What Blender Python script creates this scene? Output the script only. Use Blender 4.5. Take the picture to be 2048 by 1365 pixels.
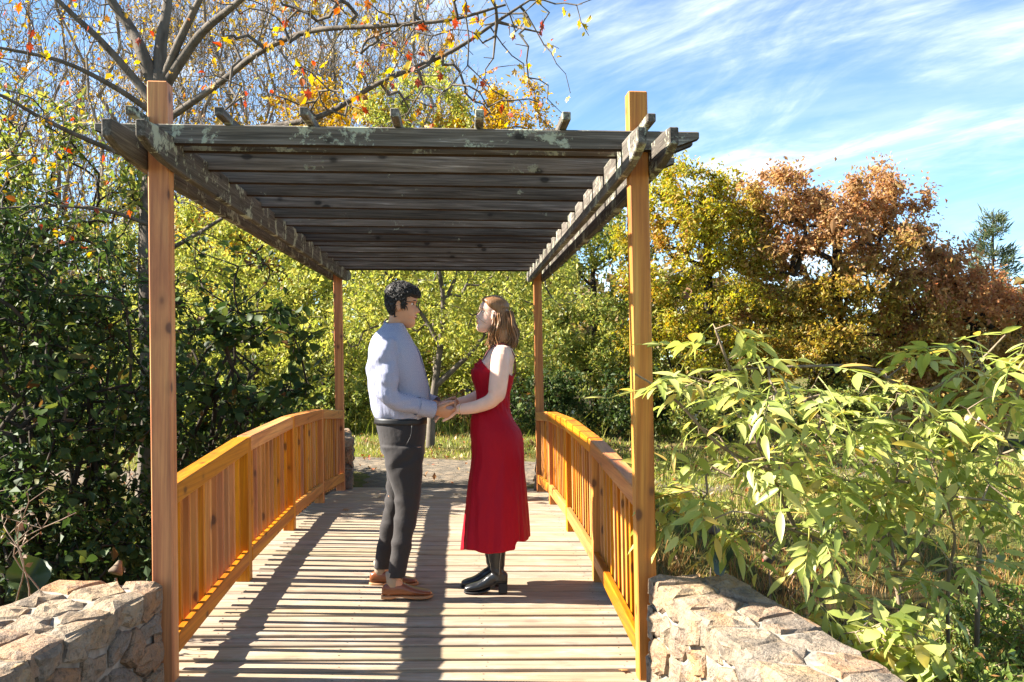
import bpy, bmesh, math, numpy as np
from mathutils import Vector, Matrix
from math import sin, cos, pi, radians

for o in list(bpy.data.objects): bpy.data.objects.remove(o)
S = bpy.context.scene
COL = S.collection

# ------------------------------------------------------------------ camera
CAM = np.array([.2505, -4.2362, 1.4639]); YAW, PIT, ROL = .0517, .0176, .0133
fw = Vector((sin(YAW)*cos(PIT), cos(YAW)*cos(PIT), sin(PIT)))
rt = Vector((cos(YAW), -sin(YAW), 0)); up = rt.cross(fw)
r2 = rt*cos(ROL)+up*sin(ROL); u2 = up*cos(ROL)-rt*sin(ROL)
cd = bpy.data.cameras.new('camera'); cd.lens = 36*1850/2048; cd.sensor_width = 36; cd.clip_end = 2000; cd.clip_start = .05
cam = bpy.data.objects.new('camera', cd); COL.objects.link(cam)
m3 = Matrix((r2, u2, -fw)).transposed()
cam.matrix_world = Matrix.Translation(Vector(CAM)) @ m3.to_4x4()
S.camera = cam

# ------------------------------------------------------------------ sky, sun, exposure
SUN_EL = radians(35.5)
LIGHT = Vector((cos(SUN_EL)*cos(.055), -cos(SUN_EL)*sin(.055), -sin(SUN_EL)))   # the way the sunlight travels
W = bpy.data.worlds.new('World'); S.world = W; W.use_nodes = True
nt = W.node_tree; nt.nodes.clear()
out = nt.nodes.new('ShaderNodeOutputWorld'); bg = nt.nodes.new('ShaderNodeBackground')
sky = nt.nodes.new('ShaderNodeTexSky'); sky.sky_type = 'NISHITA'; sky.sun_disc = False
sky.sun_elevation = SUN_EL
toSun = -LIGHT
sky.sun_rotation = math.atan2(toSun.x, toSun.y)
sky.air_density = .62; sky.dust_density = .05; sky.ozone_density = .15
bg.inputs[1].default_value = .063
def wn(t, **k):
    n = nt.nodes.new(t)
    for a, b in k.items(): setattr(n, a, b)
    return n
tc = wn('ShaderNodeTexCoord'); sx = wn('ShaderNodeSeparateXYZ'); nt.links.new(tc.outputs['Generated'], sx.inputs[0])
def wm(op, a, b=None):
    n = wn('ShaderNodeMath', operation=op)
    for i, q in enumerate((a, b)):
        if q is None: continue
        if isinstance(q, (int, float)): n.inputs[i].default_value = q
        else: nt.links.new(q, n.inputs[i])
    return n.outputs[0]
den = wm('ADD', wm('MAXIMUM', sx.outputs[2], 0.0), .33)
cx = wm('DIVIDE', sx.outputs[0], den); cy = wm('DIVIDE', sx.outputs[1], den)
cmb = wn('ShaderNodeCombineXYZ'); nt.links.new(cx, cmb.inputs[0]); nt.links.new(cy, cmb.inputs[1])
def cloud(rot, scl, loc, nscale, det, lo, hi, dist):
    mp = wn('ShaderNodeMapping', vector_type='TEXTURE'); mp.inputs['Rotation'].default_value = (0, 0, rot); mp.inputs['Scale'].default_value = tuple(1/q for q in scl); mp.inputs['Location'].default_value = loc
    nt.links.new(cmb.outputs[0], mp.inputs[0])
    n = wn('ShaderNodeTexNoise'); n.inputs['Scale'].default_value = nscale; n.inputs['Detail'].default_value = det; n.inputs['Roughness'].default_value = .62; n.inputs['Distortion'].default_value = dist
    nt.links.new(mp.outputs[0], n.inputs['Vector'])
    r = wn('ShaderNodeMapRange'); r.interpolation_type = 'SMOOTHSTEP'; r.inputs['From Min'].default_value = lo; r.inputs['From Max'].default_value = hi
    nt.links.new(n.outputs[0], r.inputs[0]); return r.outputs[0]
c1 = cloud(radians(-38), (.42, 1.7, 1), (5.6, .3, 0), 1.25, 7, .46, .70, .7)
c2 = cloud(radians(-50), (1.3, 3.6, 1), (7.3, .6, 0), 1.7, 9, .36, .80, 1.4)
cl = wm('MULTIPLY', wm('MULTIPLY', wm('ADD', wm('MULTIPLY', c2, .75), .25), c1), .88)
cl = wm('MINIMUM', wm('ADD', cl, wm('MULTIPLY', c2, .12)), 1.0)
mixc = wn('ShaderNodeMix', data_type='RGBA'); nt.links.new(cl, mixc.inputs[0]); tint = wn('ShaderNodeMix', data_type='RGBA', blend_type='MULTIPLY'); tint.inputs[0].default_value = 1; nt.links.new(sky.outputs[0], tint.inputs[6]); tint.inputs[7].default_value = (.80, .99, 1.04, 1); nt.links.new(tint.outputs[2], mixc.inputs[6]); mixc.inputs[7].default_value = (6.2, 6.35, 6.6, 1)
nt.links.new(mixc.outputs[2], bg.inputs[0]); nt.links.new(bg.outputs[0], out.inputs[0])
sd = bpy.data.lights.new('sun', 'SUN'); sd.energy = 5; sd.angle = radians(.53); sd.color = (1, .93, .82)
sun = bpy.data.objects.new('sun', sd); COL.objects.link(sun)
sun.rotation_euler = LIGHT.to_track_quat('-Z', 'Y').to_euler(); sun.location = (-20, 1, 15)
S.view_settings.view_transform = 'Standard'; S.view_settings.look = 'None'; S.view_settings.gamma = 1; S.view_settings.exposure = 2.3
S.view_settings.use_curve_mapping = False
S.render.engine = 'CYCLES'; S.cycles.use_denoising = True; S.cycles.max_bounces = 7; S.cycles.transparent_max_bounces = 6
try: S.cycles.denoiser = 'OPENIMAGEDENOISE'; S.cycles.denoising_prefilter = 'NONE'
except Exception: pass

# ------------------------------------------------------------------ materials
def newmat(name):
    m = bpy.data.materials.new(name); m.use_nodes = True
    t = m.node_tree; t.nodes.clear()
    o = t.nodes.new('ShaderNodeOutputMaterial'); b = t.nodes.new('ShaderNodeBsdfPrincipled')
    t.links.new(b.outputs[0], o.inputs[0]); return m, t, b, o
class NT:
    def __init__(s, t): s.t = t
    def n(s, ty, ins=None, **k):
        n = s.t.nodes.new(ty)
        for a, b in k.items(): setattr(n, a, b)
        for a, b in (ins or {}).items(): s.set(n, a, b)
        return n
    def set(s, n, a, b):
        if hasattr(b, 'is_linked'): s.t.links.new(b, n.inputs[a])
        else: n.inputs[a].default_value = b
    def math(s, op, a, b=0.0, c=None):
        d = {0: a, 1: b}
        if c is not None: d[2] = c
        return s.n('ShaderNodeMath', d, operation=op).outputs[0]
    def mix(s, f, a, b, blend='MIX'):
        return s.n('ShaderNodeMix', {0: f, 6: a, 7: b}, data_type='RGBA', blend_type=blend).outputs[2]
    def noise(s, v, sc, det=4, rough=.55, dist=0.):
        return s.n('ShaderNodeTexNoise', {'Vector': v, 'Scale': sc, 'Detail': det, 'Roughness': rough, 'Distortion': dist}).outputs[0]
    def ramp(s, f, stops, interp='LINEAR'):
        r = s.n('ShaderNodeValToRGB', {0: f}); e = r.color_ramp.elements; r.color_ramp.interpolation = interp
        while len(e) < len(stops): e.new(.5)
        for q, (p, c) in zip(e, stops): q.position = p; q.color = tuple(c)+(1,) if len(c) == 3 else c
        return r.outputs[0]
    def rng(s, f, a, b, c=0., d=1.):
        return s.n('ShaderNodeMapRange', {0: f, 1: a, 2: b, 3: c, 4: d}).outputs[0]
    def bump(s, h, st, d=.01):
        return s.n('ShaderNodeBump', {'Height': h, 'Strength': st, 'Distance': d}).outputs[0]
def objvec(g, scale=None, seed=True):
    """object coordinates, shifted by a random amount for each object so copies differ"""
    tcn = g.n('ShaderNodeTexCoord').outputs['Object']
    if seed:
        rn = g.n('ShaderNodeObjectInfo').outputs['Random']
        off = g.n('ShaderNodeCombineXYZ', {0: g.math('MULTIPLY', rn, 37.), 1: g.math('MULTIPLY', rn, 91.), 2: g.math('MULTIPLY', rn, 63.)}).outputs[0]
        tcn = g.n('ShaderNodeVectorMath', {0: tcn, 1: off}, operation='ADD').outputs[0]
    if scale:
        tcn = g.n('ShaderNodeMapping', {'Vector': tcn, 'Scale': scale}).outputs[0]
    return tcn
def wood(name, cols, axis, along=.7, across=11, rough=.6, knot=(.12, .04, .012), knots=.5, bump=.25, vary=.25, lichen=None, fine=.35, wear=None, ksz=1.):
    m, t, b, o = newmat(name); g = NT(t)
    sc = [across]*3; sc[axis] = along
    v = objvec(g, tuple(sc))
    n1 = g.noise(v, 1.0, 7, .6, 1.2)
    sc2 = [across*7]*3; sc2[axis] = along*2.5
    n2 = g.noise(objvec(g, tuple(sc2)), 1.0, 4, .6)
    c = g.ramp(g.rng(n1, .28, .72), cols)
    c = g.mix(g.math('MULTIPLY', g.rng(n2, .42, .70), fine), c, tuple(x*.45 for x in cols[0][1])+(1,))
    h = g.math('ADD', g.math('MULTIPLY', n1, .5), g.math('MULTIPLY', n2, -.6))
    if knots:
        sk = [8.]*3; sk[axis] = 5.0
        vo = g.n('ShaderNodeTexVoronoi', {'Vector': objvec(g, tuple(sk)), 'Scale': 1.0, 'Randomness': 1.0}, feature='F1')
        dk = g.math('ADD', vo.outputs['Distance'], g.math('MULTIPLY', n1, .10))
        dk = g.math('DIVIDE', dk, ksz); k = g.rng(dk, .20, .29, 1., 0.)
        c = g.mix(g.math('MULTIPLY', g.rng(dk, .18, .45, 1., 0.), .4*knots), c, tuple(knot)+(1,))
        c = g.mix(g.math('MULTIPLY', k, knots), c, tuple(knot)+(1,))
    rn = g.n('ShaderNodeObjectInfo').outputs['Random']
    val = g.rng(rn, 0., 1., 1-vary, 1+vary)
    hs = g.n('ShaderNodeHueSaturation', {'Color': c, 'Value': val, 'Saturation': g.rng(g.math('FRACT', g.math('MULTIPLY', rn, 7.31)), 0., 1., .88, 1.1), 'Hue': g.rng(g.math('FRACT', g.math('MULTIPLY', rn, 3.77)), 0., 1., .494, .507)})
    c = hs.outputs[0]
    if wear:
        w = g.noise(objvec(g, (3, 9, 3)), 1.0, 6, .7)
        c = g.mix(g.rng(w, .5, .72, 0., .75), c, tuple(wear)+(1,))
    if lichen:
        l1 = g.noise(objvec(g), 5.5, 6, .75, .3); l2 = g.noise(objvec(g), 60, 3, .6)
        lm = g.rng(g.math('ADD', l1, g.math('MULTIPLY', l2, .18)), lichen[1], lichen[1]+.05)
        c = g.mix(lm, c, tuple(lichen[0])+(1,))
        h = g.math('ADD', h, g.math('MULTIPLY', lm, .8))
    t.links.new(c, b.inputs['Base Color'])
    g.set(b, 'Roughness', rough); b.inputs['Specular IOR Level'].default_value = .3
    g.set(b, 'Normal', g.bump(h, bump, .006))
    return m
CED = [(0., (.28, .075, .009)), (.4, (.46, .148, .016)), (.75, (.58, .222, .027)), (1., (.65, .31, .055))]
CEDAR = {a: wood('cedar_%s' % 'xyz'[a], CED, a, along=.55, across=13, knots=.9, ksz=.74, bump=.16, vary=.16, fine=.42, rough=.5) for a in (0, 1, 2)}
GREYC = [(0., (.050, .042, .033)), (.4, (.10, .084, .066)), (.75, (.165, .142, .116)), (1., (.34, .31, .265))]
GREY = {a: wood('weathered_%s' % 'xyz'[a], GREYC, a, along=1.7, across=42, knots=.75, ksz=.72, knot=(.012, .01, .008), bump=.5, vary=.55, rough=.85, lichen=((.30, .31, .22), .73), fine=.6) for a in (0, 1)}
GREYL = {a: wood('lichened_%s' % 'xyz'[a], GREYC, a, along=1.7, across=42, knots=.75, ksz=.72, knot=(.012, .01, .008), bump=.5, vary=.25, rough=.88, lichen=((.36, .37, .27), .635), fine=.6) for a in (0, 1)}
DECKM = wood('deck_board', [(0., (.215, .16, .105)), (.5, (.30, .228, .15)), (1., (.385, .305, .208))], 0, along=1.1, across=34, knots=.25, knot=(.1, .07, .05), bump=.4, vary=.07, rough=.8, fine=.45, wear=(.36, .33, .275))

def simple(name, col, rough=.6, bump=None, vary=None, spec=.4, metal=0, sheen=0):
    m, t, b, o = newmat(name); g = NT(t)
    b.inputs['Base Color'].default_value = tuple(col)+(1,); b.inputs['Roughness'].default_value = rough
    b.inputs['Specular IOR Level'].default_value = spec; b.inputs['Metallic'].default_value = metal
    if sheen: b.inputs['Sheen Weight'].default_value = sheen
    if vary:
        n = g.noise(objvec(g), vary[0], 5, .6)
        c = g.mix(g.rng(n, .3, .7), tuple(x*(1-vary[1]) for x in col)+(1,), tuple(min(1, x*(1+vary[1])) for x in col)+(1,))
        t.links.new(c, b.inputs['Base Color'])
    if bump:
        g.set(b, 'Normal', g.bump(g.noise(objvec(g), bump[0], 4), bump[1], .004))
    return m
def stone_mat(name, stops, dark=.6):
    m, t, b, o = newmat(name); g = NT(t)
    v = objvec(g); rn = g.n('ShaderNodeObjectInfo').outputs['Random']
    base = g.ramp(rn, stops)
    n1 = g.noise(v, 7, 6, .65, .4); n2 = g.noise(v, 38, 5, .7); n3 = g.noise(v, 3.2, 4, .6, .5)
    c = g.mix(g.rng(n1, .35, .68), base, g.mix(.6, base, (.20, .185, .165, 1)))
    c = g.mix(g.rng(n3, .55, .7, 0., .55), c, (.40, .20, .07, 1))
    c = g.mix(g.rng(n2, .52, .66, 0., dark), c, (.045, .038, .032, 1)); c = g.mix(g.rng(g.noise(v, 2.1, 5, .7, .8), .5, .66, 0., .7), c, (.10, .085, .07, 1))
    c = g.mix(g.rng(n2, .25, .4, .35, 0.), c, (.55, .52, .46, 1))
    t.links.new(c, b.inputs['Base Color']); b.inputs['Roughness'].default_value = .9; b.inputs['Specular IOR Level'].default_value = .2
    h = g.math('ADD', g.math('MULTIPLY', n1, 1.), g.math('MULTIPLY', n2, .6))
    g.set(b, 'Normal', g.bump(h, 1., .035)); return m
STONE = stone_mat('rubble_stone', [(0., (.31, .23, .15)), (.25, (.37, .25, .13)), (.45, (.25, .20, .15)), (.65, (.38, .20, .085)), (.8, (.33, .245, .16)), (1., (.39, .29, .18))])
MORTAR = simple('mortar', (.26, .235, .195), .95, bump=(60, 1.0), vary=(20, .35), spec=.1)

def leafmat(name, stops, trans=.38, patch=None, rough=.5, pscale=.5, spec=.35, zgrad=None):
    """leaf colour from a random value for each leaf; patch: colours of whole boughs"""
    m, t, b, o = newmat(name); g = NT(t)
    ri = g.n('ShaderNodeNewGeometry').outputs['Random Per Island']
    ro = g.n('ShaderNodeObjectInfo').outputs['Random']
    r = g.math('FRACT', g.math('ADD', ri, g.math('MULTIPLY', ro, 7.7)))
    c = g.ramp(r, stops)
    if patch:
        pn = g.noise(g.n('ShaderNodeTexCoord').outputs['Object'], pscale, 3, .55)
        if zgrad:       # the top of the crown turns first
            sz = g.n('ShaderNodeSeparateXYZ', {0: g.n('ShaderNodeTexCoord').outputs['Object']}); pn = g.math('ADD', pn, g.math('ADD', g.math('MULTIPLY', g.math('SUBTRACT', sz.outputs[2], zgrad[0]), zgrad[1]), g.math('MULTIPLY', sz.outputs[0], zgrad[2])))
        c = g.mix(g.rng(g.math('ADD', pn, g.math('MULTIPLY', g.math('SUBTRACT', r, .5), .12)), patch[1], patch[2]), c, g.ramp(g.math('FRACT', g.math('MULTIPLY', r, 5.3)), patch[0]))
    t.links.new(c, b.inputs['Base Color']); b.inputs['Roughness'].default_value = rough; b.inputs['Specular IOR Level'].default_value = spec
    tr = g.n('ShaderNodeBsdfTranslucent', {0: g.n('ShaderNodeHueSaturation', {'Color': c, 'Saturation': 1.1, 'Value': 1.25, 'Hue': .495}).outputs[0]})
    mx = g.n('ShaderNodeMixShader', {0: trans}); t.links.new(b.outputs[0], mx.inputs[1]); t.links.new(tr.outputs[0], mx.inputs[2]); t.links.new(mx.outputs[0], o.inputs[0])
    return m
def barkmat(name, c1, c2, sc=9):
    m, t, b, o = newmat(name); g = NT(t)
    v = objvec(g, (sc, sc, sc*.22)); n = g.noise(v, 1., 6, .65, .6); n2 = g.noise(objvec(g), 2.3, 4)
    c = g.mix(g.rng(n, .3, .7), tuple(c1)+(1,), tuple(c2)+(1,)); c = g.mix(g.rng(n2, .5, .7, 0., .5), c, tuple(x*1.5 for x in c2)+(1,))
    t.links.new(c, b.inputs['Base Color']); b.inputs['Roughness'].default_value = .9; b.inputs['Specular IOR Level'].default_value = .15
    g.set(b, 'Normal', g.bump(n, .7, .02)); return m

# ------------------------------------------------------------------ mesh helpers
def mesh_np(name, V, F, mat=None, smooth=False):
    """V (n,3), F a (m,k) array or list of such arrays"""
    me = bpy.data.meshes.new(name)
    Fs = F if isinstance(F, list) else [F]
    V = np.asarray(V, np.float32)
    Fs = [np.asarray(f, np.int32) for f in Fs if len(f)]
    me.vertices.add(len(V)); me.vertices.foreach_set('co', V.ravel())
    idx = np.concatenate([f.ravel() for f in Fs]); tot = np.concatenate([np.full(len(f), f.shape[1], np.int32) for f in Fs])
    st = np.concatenate([[0], np.cumsum(tot)[:-1]]).astype(np.int32)
    me.loops.add(len(idx)); me.loops.foreach_set('vertex_index', idx)
    me.polygons.add(len(tot)); me.polygons.foreach_set('loop_start', st); me.polygons.foreach_set('loop_total', tot)
    me.update(calc_edges=True)
    me.polygons.foreach_set('use_smooth', np.full(len(tot), bool(smooth)))
    if mat: me.materials.append(mat)
    return me
def link(name, me, parent=None, loc=None, rot=None, scale=None):
    o = bpy.data.objects.new(name, me); COL.objects.link(o)
    if parent is not None: o.parent = parent
    if loc is not None: o.location = loc
    if rot is not None: o.rotation_euler = rot
    if scale is not None: o.scale = scale
    return o
def tag(o, label=None, cat=None, group=None, kind=None):
    if label: o['label'] = label
    if cat: o['category'] = cat
    if group: o['group'] = group
    if kind: o['kind'] = kind
    return o
def thing(name, label, cat, loc=(0, 0, 0), group=None):
    o = link(name, None, loc=loc); o.empty_display_size = .1
    return tag(o, label, cat, group)
def join(parts):
    """[(V,F)...] with F list of arrays or array -> V,[F4,F3]"""
    Vs = []; by = {}; n = 0
    for V, F in parts:
        V = np.asarray(V, float); Vs.append(V)
        for f in (F if isinstance(F, list) else [F]):
            f = np.asarray(f)
            if len(f): by.setdefault(f.shape[1], []).append(f+n)
        n += len(V)
    return np.concatenate(Vs), [np.concatenate(x) for x in by.values()]
def cbox(x0, x1, y0, y1, z0, z1, c=.004):
    """box with chamfered edges"""
    bm = bmesh.new(); bmesh.ops.create_cube(bm, size=1)
    for v in bm.verts: v.co = Vector(((x0+x1)/2+v.co.x*(x1-x0), (y0+y1)/2+v.co.y*(y1-y0), (z0+z1)/2+v.co.z*(z1-z0)))
    if c: bmesh.ops.bevel(bm, geom=bm.edges[:], offset=c, segments=1, affect='EDGES')
    bm.verts.index_update(); V = np.array([v.co[:] for v in bm.verts])
    by = {}
    for f in bm.faces: by.setdefault(len(f.verts), []).append([v.index for v in f.verts])
    bm.free(); return V, [np.array(x) for x in by.values()]
def prism(poly, axis, a0, a1, c=0.0):
    """extrude a 2D polygon [(p,q)] along axis; the other two axes take p,q in order"""
    n = len(poly); V = []
    for a in (a0, a1):
        for p, q in poly:
            V.append({0: (a, p, q), 1: (p, a, q), 2: (p, q, a)}[axis])
    F = [[i, (i+1) % n, n+(i+1) % n, n+i] for i in range(n)]
    V = np.array(V, float)
    ctr = V.mean(0)
    caps = []
    for k in (0, n):
        cidx = len(V); V = np.vstack([V, V[k:k+n].mean(0)])
        for i in range(n): caps.append([k+i, k+(i+1) % n, cidx] if k else [k+(i+1) % n, k+i, cidx])
    return V, [np.array(F), np.array(caps)]
def fixn(me):
    bm = bmesh.new(); bm.from_mesh(me); bmesh.ops.recalc_face_normals(bm, faces=bm.faces[:]); bm.to_mesh(me); bm.free(); return me
def tubes(P0, P1, R0, R1, n=5):
    P0 = np.asarray(P0, float); P1 = np.asarray(P1, float); D = P1-P0; L = np.linalg.norm(D, axis=1, keepdims=True); D = D/np.maximum(L, 1e-9)
    ref = np.where(np.abs(D[:, 2:3]) < .9, np.array([[0, 0, 1.]]), np.array([[1., 0, 0]]))
    A = np.cross(D, ref); A /= np.linalg.norm(A, axis=1, keepdims=True); B = np.cross(D, A)
    th = np.arange(n)*2*pi/n
    ring = A[:, None, :]*np.cos(th)[None, :, None]+B[:, None, :]*np.sin(th)[None, :, None]
    R0 = np.asarray(R0)[:, None, None]; R1 = np.asarray(R1)[:, None, None]
    V = np.stack([P0[:, None, :]+ring*R0, P1[:, None, :]+ring*R1], 1).reshape(-1, 3)
    E = len(P0); base = (np.arange(E)*2*n)[:, None]; i = np.arange(n)[None, :]; j = (i+1) % n
    F = np.stack([base+i, base+j, base+n+j, base+n+i], -1).reshape(-1, 4)
    return V, F
def polytube(pts, rad, n=8, cap=True, ell=None, squash=None):
    """one continuous tube along points; ell=(a,b) per point for elliptical rings"""
    pts = np.asarray(pts, float); k = len(pts); rad = np.broadcast_to(np.asarray(rad, float), (k,))
    T = np.gradient(pts, axis=0); T /= np.linalg.norm(T, axis=1, keepdims=True)+1e-12
    ref = np.array([0, 0, 1.]) if abs(T[0, 2]) < .9 else np.array([1., 0, 0])
    a = np.cross(T[0], ref); a /= np.linalg.norm(a); V = []
    th = np.arange(n)*2*pi/n
    for i in range(k):
        a = a-T[i]*(a@T[i]); a /= np.linalg.norm(a); b = np.cross(T[i], a)
        ra, rb = (rad[i], rad[i]) if ell is None else ell[i]
        V.append(pts[i]+np.outer(np.cos(th)*ra, a)+np.outer(np.sin(th)*rb, b))
    V = np.concatenate(V); F = []
    for i in range(k-1):
        for j in range(n): F.append([i*n+j, i*n+(j+1) % n, (i+1)*n+(j+1) % n, (i+1)*n+j])
    C = []
    if cap:
        V = np.vstack([V, pts[0]-T[0]*rad[0]*.35, pts[-1]+T[-1]*rad[-1]*.35]); s = k*n
        for j in range(n): C.append([(j+1) % n, j, s]); C.append([(k-1)*n+j, (k-1)*n+(j+1) % n, s+1])
    return V, ([np.array(F), np.array(C)] if cap else [np.array(F)])
def spline(pts, n):
    """Catmull-Rom through points (any dimension)"""
    P = np.asarray(pts, float); P = np.vstack([2*P[0]-P[1], P, 2*P[-1]-P[-2]]); k = len(P)-3; o = []
    for t in np.linspace(0, k, n):
        i = min(int(t), k-1); u = t-i; a, b, c, d = P[i:i+4]
        o.append(.5*((2*b)+(-a+c)*u+(2*a-5*b+4*c-d)*u*u+(-a+3*b-3*c+d)*u**3))
    return np.array(o)
def vnoise(P, seed=0, freq=1.0):
    """cheap smooth pseudo-noise, a sum of sines, about -1..1"""
    r = np.random.default_rng(seed); P = np.asarray(P)*freq; s = 0
    for k in range(7):
        d = r.normal(size=3); d /= np.linalg.norm(d); s = s+np.sin(P@d*(1.0+.55*k)*2.2+r.uniform(0, 6.28))/(1+.25*k)
    return s/3.2
# ------------------------------------------------------------------ ground
L = 5.87; RISE = .125
def arch(y): return max(0., RISE*(1-((y-L/2)/(L/2))**2))
def sst(a, b, x): t = np.clip((x-a)/(b-a), 0, 1); return t*t*(3-2*t)
def gz(x, y):
    x = np.asarray(x, float); y = np.asarray(y, float)
    z = -.03+0*x
    z = z-1.2*np.exp(-((y-3.2-.05*x)/1.95)**4)
    off = sst(1.5, 3.2, np.abs(x))
    z = z-.30*off*(1-sst(.5, 2., y))*(1-sst(-6, -3, -y))
    z = z-.28*off*sst(4, 6, y)*(1-sst(8, 13, y))
    z = z-.85*np.exp(-((x-13)/10)**4-((y-27)/6.5)**4)
    z = z+.05*off*np.sin(x*1.3+.7*np.sin(y*.9))*np.sin(y*1.1+1)+.03*off*np.sin(3.1*x+1.3*y)*np.sin(2.7*y-x)
    return z+.012*np.clip(y-34, 0, 80)
def axis_pts(a, b, c, d, fine, grow=1.13):
    m = list(np.arange(b, c, fine)); s = fine; p = c
    while p < d: m.append(p); s *= grow; p += s
    s = fine; p = b-fine
    while p > a: m.insert(0, p); s *= grow; p -= s
    return np.array(m)
xs = axis_pts(-220, -7, 10, 240, .14); ys = axis_pts(-60, -2.5, 16, 420, .14)
X, Y = np.meshgrid(xs, ys); nx, ny = len(xs), len(ys)
Vg = np.stack([X, Y, gz(X, Y)], -1).reshape(-1, 3)
ii = (np.arange(ny-1)[:, None]*nx+np.arange(nx-1)[None, :]).ravel()
Fg = np.stack([ii, ii+1, ii+nx+1, ii+nx], 1)
m, t, b, o = newmat('soil_and_turf'); g = NT(t); v = g.n('ShaderNodeTexCoord').outputs['Object']
n1 = g.noise(v, .55, 5, .6); n2 = g.noise(v, 6, 6, .65); n3 = g.noise(v, 45, 4, .7)
c = g.mix(g.rng(n1, .38, .62), (.115, .085, .035, 1), (.10, .125, .028, 1))
c = g.mix(g.rng(n2, .45, .7, 0., .8), c, (.17, .115, .055, 1)); c = g.mix(g.rng(n3, .5, .7, 0., .6), c, (.055, .042, .022, 1))
t.links.new(c, b.inputs[0]); b.inputs['Roughness'].default_value = .95; b.inputs['Specular IOR Level'].default_value = .1
g.set(b, 'Normal', g.bump(g.math('ADD', n3, g.math('MULTIPLY', n2, 2.)), .8, .03))
GROUND = m
ground = tag(link('ground', mesh_np('ground', Vg, Fg, GROUND, True)), kind='structure')

def sheet(name, x0, x1, y0, y1, z, mat, step=.25, zf=None):
    a = np.arange(x0, x1+1e-6, step); c = np.arange(y0, y1+1e-6, step); A, B = np.meshgrid(a, c); k = len(a)
    Z = np.full(A.shape, z) if zf is None else zf(A, B)
    i = (np.arange(len(c)-1)[:, None]*k+np.arange(k-1)[None, :]).ravel()
    return link(name, mesh_np(name, np.stack([A, B, Z], -1).reshape(-1, 3), np.stack([i, i+1, i+k+1, i+k], 1), mat, True))
m, t, b, o = newmat('water'); g = NT(t); v = g.n('ShaderNodeTexCoord').outputs['Object']
b.inputs['Base Color'].default_value = (.022, .02, .011, 1); b.inputs['Roughness'].default_value = .04; b.inputs['IOR'].default_value = 1.33
g.set(b, 'Normal', g.bump(g.noise(v, 5, 3, .5), .12, .02)); WATER = m
tag(sheet('stream_water', -30, 30, -.4, 7.0, -.86, WATER, 1.0), kind='structure')
tag(sheet('pond_water', 2, 26, 19, 35, -.42, WATER, 2.0), kind='structure')

m, t, b, o = newmat('gravel_path'); g = NT(t); v = g.n('ShaderNodeTexCoord').outputs['Object']
vo = g.n('ShaderNodeTexVoronoi', {'Vector': v, 'Scale': 7.5}, feature='F1'); n1 = g.noise(v, 1.6, 5); n2 = g.noise(v, 30, 4, .7)
c = g.mix(g.rng(n1, .35, .65), (.13, .095, .06, 1), (.21, .16, .105, 1)); c = g.mix(g.rng(vo.outputs['Distance'], .3, .62), c, (.10, .08, .055, 1)); c = g.mix(g.rng(n2, .45, .75, 0., .6), c, (.10, .075, .05, 1))
t.links.new(c, b.inputs[0]); b.inputs['Roughness'].default_value = .92
g.set(b, 'Normal', g.bump(g.math('ADD', g.math('MULTIPLY', vo.outputs['Distance'], -1.), g.math('MULTIPLY', n2, .6)), .9, .03)); PATH = m
def pathmesh(name, left, right):
    """strip between two wobbly edges, lists of (x,y)"""
    a = spline(left, 40); c = spline(right, 40); w = np.linspace(0, 1, 13)
    r = np.random.default_rng(5); P = a[:, None, :]*(1-w)[None, :, None]+c[:, None, :]*w[None, :, None]
    wob = np.zeros(P.shape); wob[:, 0, 0] = r.normal(0, .05, 40); wob[:, -1, 0] = r.normal(0, .05, 40); P = P+wob
    Z = gz(P[..., 0], P[..., 1])+.02+.006*np.sin(P[..., 0]*5)*np.sin(P[..., 1]*4); Z[:, 0] -= .05; Z[:, -1] -= .05
    Vp = np.concatenate([P, Z[..., None]], -1).reshape(-1, 3); i = (np.arange(39)[:, None]*13+np.arange(12)[None, :]).ravel()
    return tag(link(name, fixn(mesh_np(name, Vp, np.stack([i, i+1, i+14, i+13], 1), PATH, True))), kind='structure')
pathmesh('path_beyond_bridge', [(-.98, 5.9), (-1.0, 6.8), (-1.35, 7.8), (-3.2, 8.3), (-7, 8.4)], [(1.05, 5.9), (1.25, 6.8), (2.2, 8.0), (-.4, 9.3), (-7, 9.6)])
pathmesh('path_beside_lawn', [(.5, 6.9), (2.4, 7.2), (5, 8.6), (9, 10.5)], [(.3, 9.3), (2.2, 8.9), (4.6, 10), (8.6, 11.9)])
pathmesh('path_before_bridge', [(-1.05, -4.2), (-1.1, -2.5), (-1.05, -1.2), (-1.02, -.12)], [(1.3, -4.2), (1.2, -2.5), (1.12, -1.2), (1.06, -.12)])

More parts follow.
